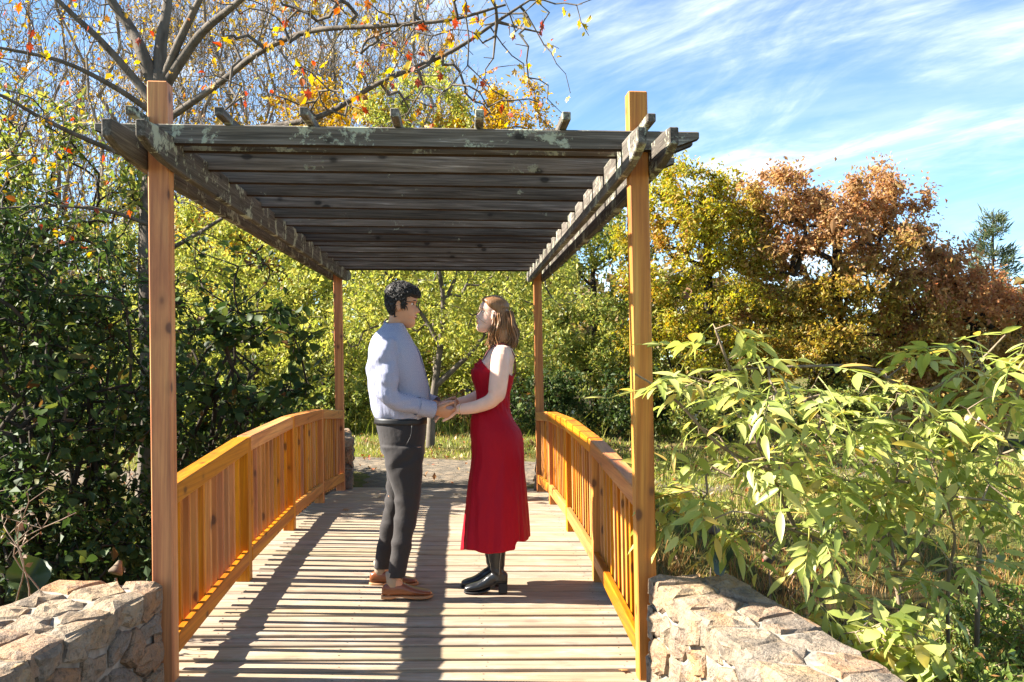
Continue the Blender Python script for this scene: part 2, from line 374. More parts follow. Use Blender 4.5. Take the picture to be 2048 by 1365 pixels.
# ------------------------------------------------------------------ footbridge
LEAN = .0302
def sh(V):
    V = np.array(V, float); V[:, 0] -= LEAN*(V[:, 2]-.9); return V
bridge = thing('footbridge', 'arched timber footbridge with cedar railings and a weathered slatted pergola roof', 'footbridge')
rb = np.random.default_rng(11)
NAIL = simple('nail_head', (.03, .025, .022), .6, metal=.5)
deck = link('deck', None, bridge)
PW, PS = .1392, .1435
plank_meshes = []
for k in range(6):
    V, F = cbox(-1.15-rb.uniform(0, .012), 1.15+rb.uniform(0, .012), -PW/2, PW/2, -.036, 0, .005)
    parts = [(V, F)]
    V, F = join(parts); me = mesh_np('plank', V, F, DECKM)
    nv = []; nf = []
    for x in (-1.02, -.35, .33, 1.0):
        for y in (-.04, .042):
            xx = x+rb.normal(0, .012); yy = y+rb.normal(0, .006); s = len(nv)
            nv += [(xx+.0045*cos(a), yy+.0045*sin(a), .0012) for a in np.arange(6)*pi/3]; nf.append([s+i for i in range(6)])
    bm = bmesh.new(); bm.from_mesh(me)
    vs = [bm.verts.new(p) for p in nv]
    for f in nf: bm.faces.new([vs[i] for i in f]).material_index = 1
    bm.to_mesh(me); bm.free(); me.materials.append(NAIL); plank_meshes.append(me)
y = -.13; i = 0
while y < L+.2:
    dz = (arch(min(max(y, 0), L)+.05)-arch(min(max(y, 0), L)-.05))/.1 if 0.05 < y < L-.05 else 0
    link('plank', plank_meshes[int(rb.integers(6))], deck, (.027+rb.normal(0, .006), y, arch(y)+rb.normal(0, .0012)), (math.atan(dz)+rb.normal(0, .004), rb.normal(0, .0008), rb.normal(0, .0012)+(pi if rb.random() < .5 else 0)))
    y += PS; i += 1
for x in (-1.06, 0, 1.06):        # curved girders under the boards
    top = [(yy, arch(yy)-.042) for yy in np.linspace(-.1, L+.1, 24)]; poly = top+[(yy, z-.22) for yy, z in top[::-1]]
    V, F = prism(poly, 0, x-.045+.027, x+.045+.027); n = len(poly)
    Fc = [[k, k+1, n-2-k, n-1-k] for k in range(n//2-1)]
    link('girder', fixn(mesh_np('girder', V[:2*n], [np.array([[k, (k+1) % n, n+(k+1) % n, n+k] for k in range(n)]), np.array(Fc), np.array(Fc)+n], CEDAR[1])), deck)
# four corner posts
PI_, PO = 1.04, 1.129
for sx, y0, zt in ((-1, 0, 2.68), (1, 0, 2.695), (-1, L, 2.69), (1, L, 2.68)):
    V, F = cbox(min(sx*PI_, sx*PO), max(sx*PI_, sx*PO), y0-.0445, y0+.0445, -.45, zt, .005)
    V, F = join([(V, F)])
    link('post', mesh_np('post', sh(V), F, CEDAR[2]), bridge)
# railings: three rail posts, four panels each side
nodes = [L*k/4 for k in range(5)]; RT, RH = .866, .09
def chord(y):
    k = min(3, max(0, int(y/(L/4)))); u = (y-nodes[k])/(L/4); return arch(nodes[k])*(1-u)+arch(nodes[k+1])*u
def segbox(x0, x1, y0, y1, zt0, zt1, h, c=.006):
    V, F = cbox(x0, x1, 0, 1, -h, 0, 0); 
    ln = y1-y0; V, F = cbox(x0, x1, 0, ln, -h, 0, c)
    V[:, 2] += zt0+(zt1-zt0)*V[:, 1]/ln; V[:, 1] += y0; return sh(V), F
bal_meshes = {}
for sx in (-1, 1):
    bal = []
    for k in range(2):
        V, F = cbox(-.019, .019, -.019, .019, 0, .718, .002); V[:, 0] -= LEAN*V[:, 2]; bal.append(mesh_np('baluster', V, F, CEDAR[2]))
    rail = link('railing', None, bridge)
    xi, xo = (-PO, -PI_) if sx < 0 else (PI_, PO)
    bi, bo = (-PI_-.038, -PI_) if sx < 0 else (PI_, PI_+.038)
    for k in range(4):
        ya, yb = nodes[k]+.0455, nodes[k+1]-.0455
        V, F = segbox(xi, xo, ya, yb, RT+chord(ya), RT+chord(yb), RH); link('top_rail', mesh_np('top_rail', V, F, CEDAR[1]), rail)
        V, F = segbox(bi, bo, ya, yb, .19+chord(ya), .19+chord(yb), .089); link('bottom_rail', mesh_np('bottom_rail', V, F, CEDAR[1]), rail)
        nb = 11
        for q in range(nb):
            yy = ya+(yb-ya)*(q+.5)/nb+rb.normal(0, .003); zb = .062+chord(yy); xc = sx*(PI_+.0585)
            link('baluster', bal[q % 2], rail, (xc-LEAN*(zb-.9), yy, zb))
    for k in (1, 2, 3):
        yy = nodes[k]; xi2, xo2 = (xi+.004, xo-.0025) if sx < 0 else (xi+.0025, xo-.004)
        V, F = cbox(xi2, xo2, yy-.0445, yy+.0445, arch(yy)-.16, RT+arch(yy)-.004, .005); link('rail_post', mesh_np('rail_post', sh(V), F, CEDAR[2]), rail)
# pergola roof
perg = link('pergola_roof', None, bridge)
UNDER = simple('dark_brown_wood', (.030, .018, .010), .85, vary=(20, .4), spec=.15)  # darker brown on the rafters' downward faces, drawing a line under each board
def tiltz(V): V = sh(V); V[:, 2] += .011*V[:, 0]; return V
def beampoly():
    a = [(-.46, 2.345), (-.46, 2.415), (-.3, 2.428), (0, 2.435), (L, 2.435), (L+.3, 2.428), (L+.46, 2.415), (L+.46, 2.345)]
    return a+[(L+.36, 2.318), (L+.2, 2.298), (L, 2.29), (L*.75, 2.288), (L*.5, 2.288), (L*.25, 2.288), (0, 2.29), (-.2, 2.298), (-.36, 2.318)]
def ngon_prism(poly, axis, a0, a1, bev=.004):
    bm = bmesh.new(); vs = []
    for a in (a0, a1): vs.append([bm.verts.new({0: (a, p, q), 1: (p, a, q)}[axis]) for p, q in poly])
    n = len(poly)
    bm.faces.new(vs[0]); bm.faces.new(vs[1][::-1])
    for i in range(n): bm.faces.new([vs[0][i], vs[1][i], vs[1][(i+1) % n], vs[0][(i+1) % n]])
    bmesh.ops.recalc_face_normals(bm, faces=bm.faces[:])
    if bev: bmesh.ops.bevel(bm, geom=bm.edges[:], offset=bev, segments=1, affect='EDGES')
    bmesh.ops.triangulate(bm, faces=[f for f in bm.faces if len(f.verts) > 4])
    bm.verts.index_update(); V = np.array([v.co[:] for v in bm.verts]); by = {}
    for f in bm.faces: by.setdefault(len(f.verts), []).append([v.index for v in f.verts])
    bm.free(); return V, [np.array(x) for x in by.values()]
for sx in (-1, 1):
    for a, c in ((PI_-.042, PI_-.003), (PO+.003, PO+.042)):
        V, F = ngon_prism(beampoly(), 0, min(sx*a, sx*c), max(sx*a, sx*c)); link('beam', mesh_np('beam', tiltz(V), F, GREYL[1]), perg)
ry = [-.068, .068]+[.068+.4085*k for k in range(1, 14)]+[L-.068, L+.068]
for i, yy in enumerate(ry):
    e = rb.uniform(-.02, .02); z0, z1 = 2.399, 2.489
    if i > 0: z0 += rb.normal(0, .003); z1 += rb.normal(0, .002)
    poly = [(-1.35+e, z1), (1.35+e, z1), (1.35+e, z1-.034), (1.20+e, z0), (-1.20+e, z0), (-1.35+e, z1-.034)]
    V, F = ngon_prism(poly, 1, yy-.0195, yy+.0195, .005)
    if i > 1:      # old boards have twisted a little
        tw = rb.normal(0, .07); V[:, 1] += (V[:, 2]-2.45)*tw; V[:, 2] += rb.normal(0, .004)*V[:, 0]
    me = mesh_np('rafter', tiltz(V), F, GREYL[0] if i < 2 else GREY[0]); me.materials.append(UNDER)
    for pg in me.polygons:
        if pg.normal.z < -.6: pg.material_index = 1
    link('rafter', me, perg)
for k in range(7):
    x = -1.14+k*.375+rb.normal(0, .006); f0 = -.25+rb.normal(0, .015)
    V, F = cbox(x-.019, x+.019, f0, L+.25, 2.490, 2.528, .004)
    link('purlin', mesh_np('purlin', tiltz(V), F, GREYL[1]), perg)

# ------------------------------------------------------------------ rubble walls
def clip(poly, p, n):
    o = []; k = len(poly)
    for i in range(k):
        a, c = poly[i], poly[(i+1) % k]; da = (a-p)@n; dc = (c-p)@n
        if da <= 0: o.append(a)
        if da*dc < 0: o.append(a+(c-a)*da/(da-dc))
    return o
def cells(u1, v1, du, dv, r, gap=.009):
    nu, nv = max(1, round(u1/du)), max(1, round(v1/dv)); pts = []
    for j in range(nv):
        for i in range(nu): pts.append(((i+.5+(.25 if j % 2 else -.25)+r.uniform(-.3, .3))*u1/nu, (j+.5+r.uniform(-.27, .27))*v1/nv))
    pts = np.array(pts); res = []
    asp = np.array([1., du/dv])
    for a in pts:
        poly = [np.array(q, float) for q in ((0, 0), (u1, 0), (u1, v1), (0, v1))]
        for c in pts:
            d = (c-a)*asp
            if d@d < 1e-12 or np.hypot(*d) > 3.2*du: continue
            n = d*asp; n = n/np.linalg.norm(n); mid = (a+c)/2
            poly = clip(poly, mid-n*gap*r.uniform(.6, 1.3), n)
            if len(poly) < 3: break
        if len(poly) >= 3: res.append(np.array(poly))
    return res
def stone_piece(poly, frame, r, thick, out):
    """rough block: polygon in (a,b) of a frame (origin,A,B,N)"""
    O, A, B, N = frame; c = poly.mean(0); ring = []
    k = len(poly)
    for i in range(k):
        p, q = poly[i], poly[(i+1) % k]; ring.append(p)
        if np.linalg.norm(q-p) > .07: ring.append((p+q)/2+(r.normal(0, .006, 2)))
    ring = np.array(ring); n = len(ring); V = []
    size = np.sqrt(np.abs(np.sum(ring[:, 0]*np.roll(ring[:, 1], -1)-ring[:, 1]*np.roll(ring[:, 0], -1)))/2)
    tilt = r.normal(0, .03, 2)
    for s, d, j in ((1, -thick, .0), (1, out-.016, .004), (1-.02/size, out-.004, .004), (.55, out+.002, .006)):
        for p in ring:
            q = c+(p-c)*max(s, .3); h = d+((q-c)@tilt if d > 0 else 0)+r.normal(0, j); q = q+r.normal(0, j*.6, 2); V.append(O+A*q[0]+B*q[1]+N*h)
    V.append(O+A*c[0]+B*c[1]+N*(out+r.normal(.002, .004)))
    F4 = [[s*n+i, s*n+(i+1) % n, (s+1)*n+(i+1) % n, (s+1)*n+i] for s in range(3) for i in range(n)]
    F3 = [[3*n+i, 3*n+(i+1) % n, 4*n] for i in range(n)]
    V = np.array(V); ctr = V.mean(0); return V-ctr, [np.array(F4), np.array(F3)], ctr
def stone_wall(label, O, U, length, width, h, side, r, faces=('in', 'top', 'out', 'end'), z0=-.25, du=.185, dv=.125, group=None):
    """O inner top corner at the bridge end (x,y,top z); U unit dir along the wall; side=+1 if the wall's thickness runs to +perp"""
    root = tag(thing('stone_wall', label, 'wall', (O[0], O[1], 0), group), kind='thing'); Ow = np.array([0, 0, 0.])
    U = np.array([U[0], U[1], 0.]); U /= np.linalg.norm(U); T = np.array([-U[1], U[0], 0])*side; Z = np.array([0, 0, 1.])
    core = []; e = .03; ec = .016
    for w in (ec, width-ec):
        for uu in (ec, length):
            for zz in (z0, h-ec): core.append(U*uu+T*w+Z*zz)
    Fc = np.array([[0, 1, 3, 2], [4, 6, 7, 5], [0, 2, 6, 4], [1, 5, 7, 3], [2, 3, 7, 6], [0, 4, 5, 1]])
    link('mortar', fixn(mesh_np('mortar', np.array(core), Fc, MORTAR)), root)
    fr = {'in': (Z*z0+T*e, U, Z, -T, length, h-z0-.012, du, dv), 'out': (Z*z0+T*(width-e), U, Z, T, length, h-z0-.012, du*1.4, dv*1.4),
          'top': (Z*(h-e), U, T, Z, length, width, du*1.15, dv*1.3), 'end': (Z*z0+U*e, T, Z, -U, width, h-z0-.012, du, dv)}
    for f in faces:
        o0, A, B, N, a1, b1, sa, sb = fr[f]
        for poly in cells(a1, b1, sa, sb, r):
            V, F, ctr = stone_piece(poly, (o0, A, B, N), r, .05, e+abs(r.normal(0, .010)) if f != 'top' else e-.004+abs(r.normal(0, .005)))
            link('stone', fixn(mesh_np('stone', V, F, STONE)), root, tuple(ctr))
    return root
rw = np.random.default_rng(23)
stone_wall('rubble stone parapet with its inner face in shade, beside dry stalks', (-1.055, -.075), (-.13, -1.2), 3.4, .48, .455, -1, rw)
stone_wall('pale sunlit rubble stone parapet under the long-leaved shrub', (1.095, -.075), (.13, -1.2), 3.4, .40, .485, 1, rw)
stone_wall('short dark rubble stone end wall beside the shaded end of the path', (-.945, L+.10), (-.16, 1.), 1.5, .45, .56, 1, rw, du=.2)
stone_wall('short rubble stone end wall past the far end of the sunlit railing', (1.06, L+.09), (.16, 1.), 1.5, .42, .44, -1, rw, du=.2)
# ------------------------------------------------------------------ plants: helpers
def grow(r, trunk, att, tip=.006, gam=.5, seg=.3, arc=.18, jit=.05, start=0, inward=.0, rmax=1.):
    """a branching skeleton: a trunk polyline, then each attractor joined to its nearest branch.  Returns P, parent, radius, tips"""
    trunk = np.asarray(trunk, float); nT = len(trunk)
    cap = nT+len(att)*40; P = np.zeros((cap, 3)); par = np.full(cap, -1); P[:nT] = trunk; par[1:nT] = np.arange(nT-1); n = nT; tips = []
    pl = np.zeros(cap); pl[1:nT] = np.cumsum(np.linalg.norm(np.diff(trunk, axis=0), axis=1))
    att = np.asarray(att, float); dd = np.min(np.linalg.norm(att[:, None, :]-trunk[None, start:, :], axis=2), axis=1)
    for a in att[np.argsort(dd)]:
        D = a-P[start:n]; d = np.linalg.norm(D, axis=1)
        cost = d+inward*pl[start:n]+.5*np.maximum(0, -D[:, 2])
        i = int(np.argmin(cost))+start; dist = d[i-start]; k = max(1, int(math.ceil(dist/seg))); k = min(k, 38); p0 = P[i].copy(); last = i
        side = r.normal(0, jit, 3)*dist
        for q in range(1, k+1):
            u = q/k; p = p0+(a-p0)*u; w = math.sin(pi*u); p = p+np.array([0, 0, arc*dist*w*.5])+side*w
            if q < k: p = p+r.normal(0, .012, 3)*min(1., dist)
            P[n] = p; par[n] = last; pl[n] = pl[last]+dist/k; last = n; n += 1
        tips.append(last)
    P = P[:n]; par = par[:n]; cnt = np.zeros(n); cnt[tips] = 1
    for i in range(n-1, 0, -1): cnt[par[i]] += cnt[i]
    R = np.minimum(tip*np.maximum(cnt, 1)**gam, rmax)
    return P, par, R, np.array(tips)
def skel_mesh(name, P, par, R, mat, nbig=7, split=.02):
    e = np.arange(1, len(P)); e = e[par[e] >= 0]
    r0 = np.minimum(R[par[e]], R[e]*1.5); r1 = R[e]; big = r1 > split; parts = []
    for msk, n in ((big, nbig), (~big, 4)):
        if msk.any():
            q = e[msk]; d = P[q]-P[par[q]]
            parts.append(tubes(P[par[q]]-d*.04, P[q]+d*.03, r0[msk], r1[msk], n))
    V, F = join(parts); return mesh_np(name, V, F, mat, True)
def unit(A): return A/np.maximum(np.linalg.norm(A, axis=-1, keepdims=True), 1e-9)
def leafset(r, P, Lg, Wd=.5, droop=.3, upn=.6, fold=.25, dirs=None, detailed=False, var=.3):
    """leaf blades at points P; Lg length, Wd width/length"""
    n = len(P); D = r.normal(size=(n, 3)) if dirs is None else dirs+r.normal(0, .45, (n, 3))
    D[:, 2] -= droop; D = unit(D)
    N = r.normal(size=(n, 3))+np.array([0, 0, upn*2.2]); N = N-D*np.sum(N*D, 1, keepdims=True); N = unit(N); S_ = np.cross(D, N)
    Lh = (Lg*np.exp(r.normal(0, var, n)))[:, None]; W_ = Lh*Wd*r.uniform(.8, 1.2, (n, 1)); f = fold*W_*r.uniform(.2, 1.4, (n, 1)); cu = Lh*r.uniform(-.05, .28, (n, 1))
    if not detailed:
        V = np.stack([P, P+D*Lh*.45+S_*W_*.5+N*f, P+D*Lh-N*cu*.6, P+D*Lh*.45-S_*W_*.5+N*f], 1).reshape(-1, 3)
        b = (np.arange(n)*4)[:, None]; F = np.concatenate([b+np.array([[0, 1, 2]]), b+np.array([[0, 2, 3]])])
        return V, F
    V = np.stack([P, P+D*Lh*.5, P+D*Lh-N*cu, P+D*Lh*.22+S_*W_*.36+N*f*.8, P+D*Lh*.62+S_*W_*.46+N*f-N*cu*.3, P+D*Lh*.22-S_*W_*.36+N*f*.8, P+D*Lh*.62-S_*W_*.46+N*f-N*cu*.3], 1).reshape(-1, 3)
    b = (np.arange(n)*7)[:, None]
    F = np.concatenate([b+np.array([q]) for q in ([0, 3, 1], [3, 4, 1], [4, 2, 1], [0, 1, 5], [5, 1, 6], [6, 1, 2])])
    return V, F
def ell_points(r, n, ells, shell=.55):
    """points in a union of ellipsoids [(c, radii, weight)], pulled toward the shell"""
    w = np.array([e[2] for e in ells], float); w /= w.sum(); k = r.choice(len(ells), n, p=w)
    d = unit(r.normal(size=(n, 3))); rad = r.uniform(0, 1, (n, 1))**(1/3); rad = rad*(1-shell)+shell*rad**.35
    C = np.array([e[0] for e in ells], float)[k]; Rr = np.array([e[1] for e in ells], float)[k]
    return C+d*rad*Rr
BARK = barkmat('grey_bark', (.055, .045, .035), (.15, .125, .10))
BARKD = barkmat('dark_bark', (.020, .016, .012), (.06, .048, .036))
BARKL = barkmat('pale_bark', (.11, .095, .08), (.26, .23, .19))
STEM = barkmat('tan_stem', (.13, .09, .055), (.26, .20, .135), 14)
def tree(name, label, base, top, ells, n_att, leaves, lmat, bark=BARK, tip=.006, gam=.5, trunk_r=None, seed=0, Lg=.075, Wd=.5, sig=.16, start=2, arc=.15, droop=.35, upn=.5, group=None, extra=0., cat='tree', lean=(0, 0), zmin=None, shell=.55, partname='trunk', detailed=False, shoots=0):
    r = np.random.default_rng(seed); base = np.array(base, float); top = np.array(top, float)
    root = thing(name, label, cat, tuple(base), group)
    tr = np.array([base+(top-base)*u+np.array([sin(u*4+seed)*.06, cos(u*3+seed)*.06, 0])*u for u in np.linspace(0, 1, 9)]); tr[0, 2] -= .15
    att = ell_points(r, n_att, ells, shell)
    if zmin is not None: att = att[att[:, 2] > zmin]
    if shoots:      # upright young shoots standing out of the crown
        hi = att[att[:, 2] > np.percentile(att[:, 2], 62)]; q = hi[r.integers(0, len(hi), shoots)]; att = np.concatenate([att, q+np.stack([r.normal(0, .1, shoots), r.normal(0, .1, shoots), r.uniform(.2, .55, shoots)], 1)])
    P, par, R, tips = grow(r, tr, att, tip, gam, start=start, arc=arc)
    if trunk_r: 
        k = 9; R[:k] = np.maximum(R[:k], trunk_r*np.linspace(1.15, .7, k)); R[0] *= 1.25
    P2 = P-base
    link(partname, skel_mesh(partname, P2, par, R, bark), root)
    # leaves ride on the outer twigs
    cand = np.where(R < tip*3.2)[0]; cand = cand[cand > 9]
    k = r.choice(cand, leaves); t_ = r.uniform(0, 1, (leaves, 1)); pp = P2[k]*t_+P2[par[k]]*(1-t_)
    pp = pp+r.normal(0, sig, (leaves, 3))*r.uniform(.15, 1.25, (leaves, 1))
    V, F = leafset(r, pp, Lg, Wd, droop, upn, detailed=detailed)
    tag(link('crown', mesh_np('crown', V, F, lmat), root), kind='stuff')
    return root, P2, par, R, tips
# ------------------------------------------------------------------ leaf colours
YG = leafmat('yellow_green_leaf', [(0., (.19, .23, .045)), (.35, (.29, .32, .065)), (.7, (.39, .39, .085)), (1., (.48, .42, .10))], .45)
GY = leafmat('green_yellow_leaf', [(0., (.11, .16, .035)), (.4, (.20, .24, .05)), (.8, (.31, .31, .07)), (1., (.40, .31, .08))], .42)
YEL = leafmat('golden_leaf', [(0., (.32, .20, .02)), (.4, (.46, .30, .022)), (.8, (.50, .36, .04)), (1., (.45, .17, .03))], .45)
ORG = leafmat('russet_leaf', [(0., (.24, .23, .04)), (.35, (.34, .28, .05)), (.7, (.42, .30, .06)), (1., (.44, .26, .08))], .55, patch=([(0., (.33, .18, .085)), (.4, (.42, .25, .11)), (.75, (.47, .33, .14)), (1., (.40, .17, .095))], .43, .60), pscale=.5, zgrad=(2.7, .09, .05))
RED = leafmat('rust_red_leaf', [(0., (.28, .20, .05)), (.4, (.38, .25, .06)), (.75, (.44, .28, .08)), (1., (.38, .32, .08))], .55, patch=([(0., (.36, .16, .075)), (.4, (.45, .22, .09)), (.8, (.52, .31, .12)), (1., (.40, .15, .08))], .40, .56), pscale=.6, zgrad=(1.6, .10, 0.))
MIX = leafmat('turning_leaf', [(0., (.21, .23, .03)), (.4, (.34, .33, .04)), (.75, (.43, .36, .05)), (1., (.46, .27, .05))], .52, patch=([(0., (.40, .18, .05)), (.5, (.46, .26, .06)), (1., (.36, .29, .05))], .54, .66), pscale=.5)
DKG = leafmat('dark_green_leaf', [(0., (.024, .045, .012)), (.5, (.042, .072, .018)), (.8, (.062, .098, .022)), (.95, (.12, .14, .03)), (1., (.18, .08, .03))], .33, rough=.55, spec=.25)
PINE = leafmat('pine_needle', [(0., (.05, .085, .035)), (.6, (.085, .12, .05)), (1., (.15, .14, .06))], .2)
ELD = leafmat('elder_leaf', [(0., (.26, .32, .07)), (.4, (.37, .42, .10)), (.75, (.47, .49, .16)), (.9, (.54, .47, .12)), (1., (.52, .34, .08))], .42, rough=.42, spec=.5)
BIGL = leafmat('red_and_yellow_leaf', [(0., (.50, .33, .03)), (.4, (.56, .40, .03)), (.58, (.47, .20, .02)), (.72, (.42, .07, .025)), (.88, (.26, .06, .025)), (1., (.35, .34, .03))], .42)
WEED = leafmat('weed_leaf', [(0., (.10, .15, .03)), (.5, (.17, .23, .05)), (.85, (.24, .28, .07)), (1., (.34, .14, .05))], .38)
DRYW = leafmat('dry_weed', [(0., (.24, .12, .04)), (.5, (.34, .18, .055)), (.85, (.36, .27, .08)), (1., (.24, .07, .03))], .3)

# ------------------------------------------------------------------ trees
T = tree
MAPLE_ELLS = (
  [((-.9, 10.8, 2.7), (1.7, 1.7, 1.0), 3), ((.7, 10.9, 2.5), (1.5, 1.6, 1.0), 3), ((-.1, 10.9, 3.7), (2.2, 1.8, 1.3), 4), ((.8, 10.4, 1.7), (.9, .8, .5), 1), ((-1.6, 10.9, 1.9), (.8, .9, .5), 1)])
T('leafy_tree', 'bright lime-green spreading tree behind the shaded railing', (-4.1, 15.2, 0), (-4.0, 15.2, 3.4),
  [((-4.4, 15, 3.0), (2.4, 2, 2.0), 4), ((-2.6, 15, 2.2), (1.7, 1.6, 1.5), 3), ((-3.2, 14.6, 1.2), (1.8, 1.2, .8), 2), ((-3.3, 15, 4.2), (2.2, 1.6, 1.2), 2)], 260, 27000, YG, BARKD, seed=5, trunk_r=.1, Lg=.085, start=1, sig=.17)
T('leafy_tree', 'olive-green dense tree beside the sunlit far railing', (2.9, 14.6, -.1), (2.9, 14.6, 3.0),
  [((2.9, 14.4, 2.6), (1.6, 1.5, 1.7), 4), ((1.9, 15.0, 3.2), (1.5, 1.3, 1.5), 2), ((3.4, 14.6, 1.2), (1.3, 1.1, .9), 2), ((2.2, 14.8, 4.0), (1.6, 1.2, .9), 2)], 260, 27000, GY, BARKD, seed=6, trunk_r=.09, Lg=.08, start=1, sig=.16)
T('turning_tree', 'broad yellow-green tree turning gold, next to the russet one', (5.2, 13.8, -.2), (5.0, 13.6, 3.8),
  [((4.7, 13.4, 3.0), (1.6, 1.5, 1.8), 4), ((5.6, 13.6, 2.0), (1.7, 1.5, 1.6), 3), ((4.2, 13.4, 1.6), (1.2, 1.2, 1.2), 2), ((4.4, 13.2, 4.2), (.9, .8, .9), 2), ((5.3, 13.2, 4.1), (1.0, .8, 1.0), 2)], 330, 36000, MIX, BARKD, seed=8, trunk_r=.1, Lg=.075, start=1, sig=.13, shoots=70)
T('russet_tree', 'wide russet and orange tree with upright twigs against the sky', (7.6, 13.4, -.2), (7.4, 13.2, 3.9),
  [((5.9, 13, 3.9), (1.1, 1.1, 1.0), 3), ((7.2, 13, 3.2), (1.7, 1.5, 1.4), 5), ((7.6, 12.3, 2.2), (1.6, .7, 1.2), 7), ((8.7, 13, 3.2), (1.1, 1.1, 1.0), 2), ((8.3, 13, 2.5), (1.5, 1.4, 1.3), 3), ((6.5, 12.9, 1.9), (1.3, 1.2, 1.2), 2), ((7.2, 12.8, 4.35), (1.2, .8, .7), 2), ((8.1, 12.8, 4.1), (.8, .7, .7), 1.5), ((8.2, 12.8, 1.2), (1.6, 1.2, .7), 1.5)], 480, 52000, ORG, BARKD, seed=9, trunk_r=.13, Lg=.08, start=1, arc=.3, sig=.12, shoots=110)
T('rust_red_tree', 'low rust-red tree spreading below the distant pine', (10.2, 13.4, -.2), (10.1, 13.2, 2.2),
  [((9.3, 13, 2.3), (1.4, 1.3, 1.1), 3), ((9.8, 13, 2.0), (1.5, 1.4, 1.0), 3), ((11.2, 12.9, 1.9), (1.6, 1.4, 1.0), 3), ((10.3, 12.6, .9), (1.9, 1.2, .6), 2)], 260, 22000, RED, BARKD, seed=10, trunk_r=.1, Lg=.085, start=1, sig=.15, shoots=60)
# upright twigs that poke out over the russet crowns are part of those crowns; golden tree tops rise behind the roof
for i, (x, y, h, w, lab, mt) in enumerate(((-4.4, 27, 10.9, 2.6, 'golden tree rising behind the bare branches over the roof', YEL), (-1.3, 26, 11.4, 2.0, 'yellow-green tall tree rising behind the middle of the roof', YG), (1.9, 25.5, 10.8, 1.6, 'tall tree with pinkish gold tips behind the roof next to open sky', YEL), (.3, 27.5, 11.0, 1.8, 'golden tall tree squeezed between the yellow-green one and the pinkish gold one', YEL), (-7.4, 27.5, 9.6, 2.0, 'lower golden tree standing within the bare wood', YEL))):
    T('tall_tree', lab, (x, y, .0), (x, y, h*.7), [((x, y, h*.72), (w, w, h*.27), 3), ((x-w*.5, y, h*.5), (w*.9, w, h*.2), 2), ((x+w*.5, y, h*.5), (w*.9, w, h*.22), 2), ((x, y, h*.3), (w, w, h*.18), 1)], 190, 22000, mt, BARK, seed=20+i, trunk_r=.14, Lg=.12, start=2, sig=.24, tip=.009)
for i, (x, y, h, w, mt, lab) in enumerate(((-9.5, 22, 5.2, 2.6, GY, 'green tree standing among the bare trunks'), (-6.6, 20.5, 4.4, 2.3, YG, 'lime tree at the foot of the bare wood'), (-1.4, 20.5, 4.6, 2.4, GY, 'olive tree behind the forked trunk'), (1.2, 19.5, 4.2, 1.9, YG, 'lime tree in the gap between the couple and the olive one'), (-13, 21, 5.5, 2.8, DKG, 'dark tree deep behind the shady shrubs'))):
    T('leafy_tree', lab, (x, y, 0), (x, y, h*.6), [((x, y, h*.62), (w, w*.8, h*.38), 3), ((x-w*.4, y-.3, h*.35), (w, w*.8, h*.3), 2), ((x+w*.4, y, h*.3), (w, w*.8, h*.27), 2)], 170, 15000, mt, BARKD, seed=40+i, trunk_r=.1, Lg=.11, start=1, sig=.22, tip=.008)
# pine
def pine(label, base, h, seed):
    r = np.random.default_rng(seed); root = thing('pine_tree', label, 'tree', base)
    link('trunk', mesh_np('trunk', *tubes(np.array([[0, 0, -.2], [0, 0, h*.5]]), np.array([[0, 0, h*.5], [0, 0, h]]), np.array([.2, .11]), np.array([.11, .02]), 7), BARKD, True), root)
    A = []; B = []; LP = []; LD = []
    for k in range(95):
        z = h*r.uniform(.12, .98); ln = (1-(z/h)**1.3)*h*.27*r.uniform(.45, 1.15)+.3; a = r.uniform(0, 2*pi); d = np.array([cos(a), sin(a), r.uniform(.0, .35)]); p0 = np.array([0, 0, z]); p1 = p0+d*ln
        A.append(p0); B.append(p1); n = int(90*ln); u = r.uniform(.3, 1.05, (n, 1)); LP.append(p0+d*ln*u+r.normal(0, .13, (n, 3))); LD.append(np.repeat(d[None]*.6+np.array([[0, 0, .4]]), n, 0))
    link('branches', mesh_np('branches', *tubes(A, B, np.full(95, .035), np.full(95, .01), 4), BARKD, True), root)
    LP = np.concatenate(LP); V, F = leafset(r, LP, .28, .14, -.2, .2, dirs=np.concatenate(LD))
    tag(link('crown', mesh_np('crown', V, F, PINE), root), kind='stuff')
pine('distant blue-green pine standing clear against the sky', (27.4, 42, .1), 9.3, 3)
# bare wood at the back
def bare_variant(seed, h):
    r = np.random.default_rng(seed); tr = np.array([(r.normal(0, .05)*k, r.normal(0, .05)*k, h*k/10) for k in range(11)]); tr[0, 2] = -.3
    att = np.stack([r.normal(0, .11*h, 150), r.normal(0, .09*h, 150), h*r.uniform(.22, 1.08, 150)], 1); att[:, :2] *= (1.15-att[:, 2:3]/h*.55)*.8
    P, par, R, tips = grow(r, tr, att, .009, .46, seg=.6, arc=-.45, start=2, jit=.08, inward=.12)
    R[:11] = np.maximum(R[:11]*.7, np.linspace(.10, .02, 11)); R[11:] *= .62; R = np.maximum(R, .0085)
    me = skel_mesh('trunk', P, par, R, BARK2, 6)
    k = r.choice(tips, 500); tw = P[k]+r.normal(0, .25, (500, 3)); d = r.normal(0, .18, (500, 3)); d[:, 2] = np.abs(r.normal(.45, .2, 500))
    tm = mesh_np('twigs', *tubes(P[k], P[k]+d*1.3, np.full(500, .011), np.full(500, .007), 3), BARK2, True)
    lv, lf = leafset(r, P[k][:430]+r.normal(0, .3, (430, 3)), .15, .5, .3, .3); lm = mesh_np('last_leaves', lv, lf, YEL)
    return me, tm, lm
BARK2 = barkmat('wood_bark', (.11, .085, .065), (.27, .22, .17), 4)
variants = [bare_variant(60+k, 15) for k in range(5)]
rbw = np.random.default_rng(77)
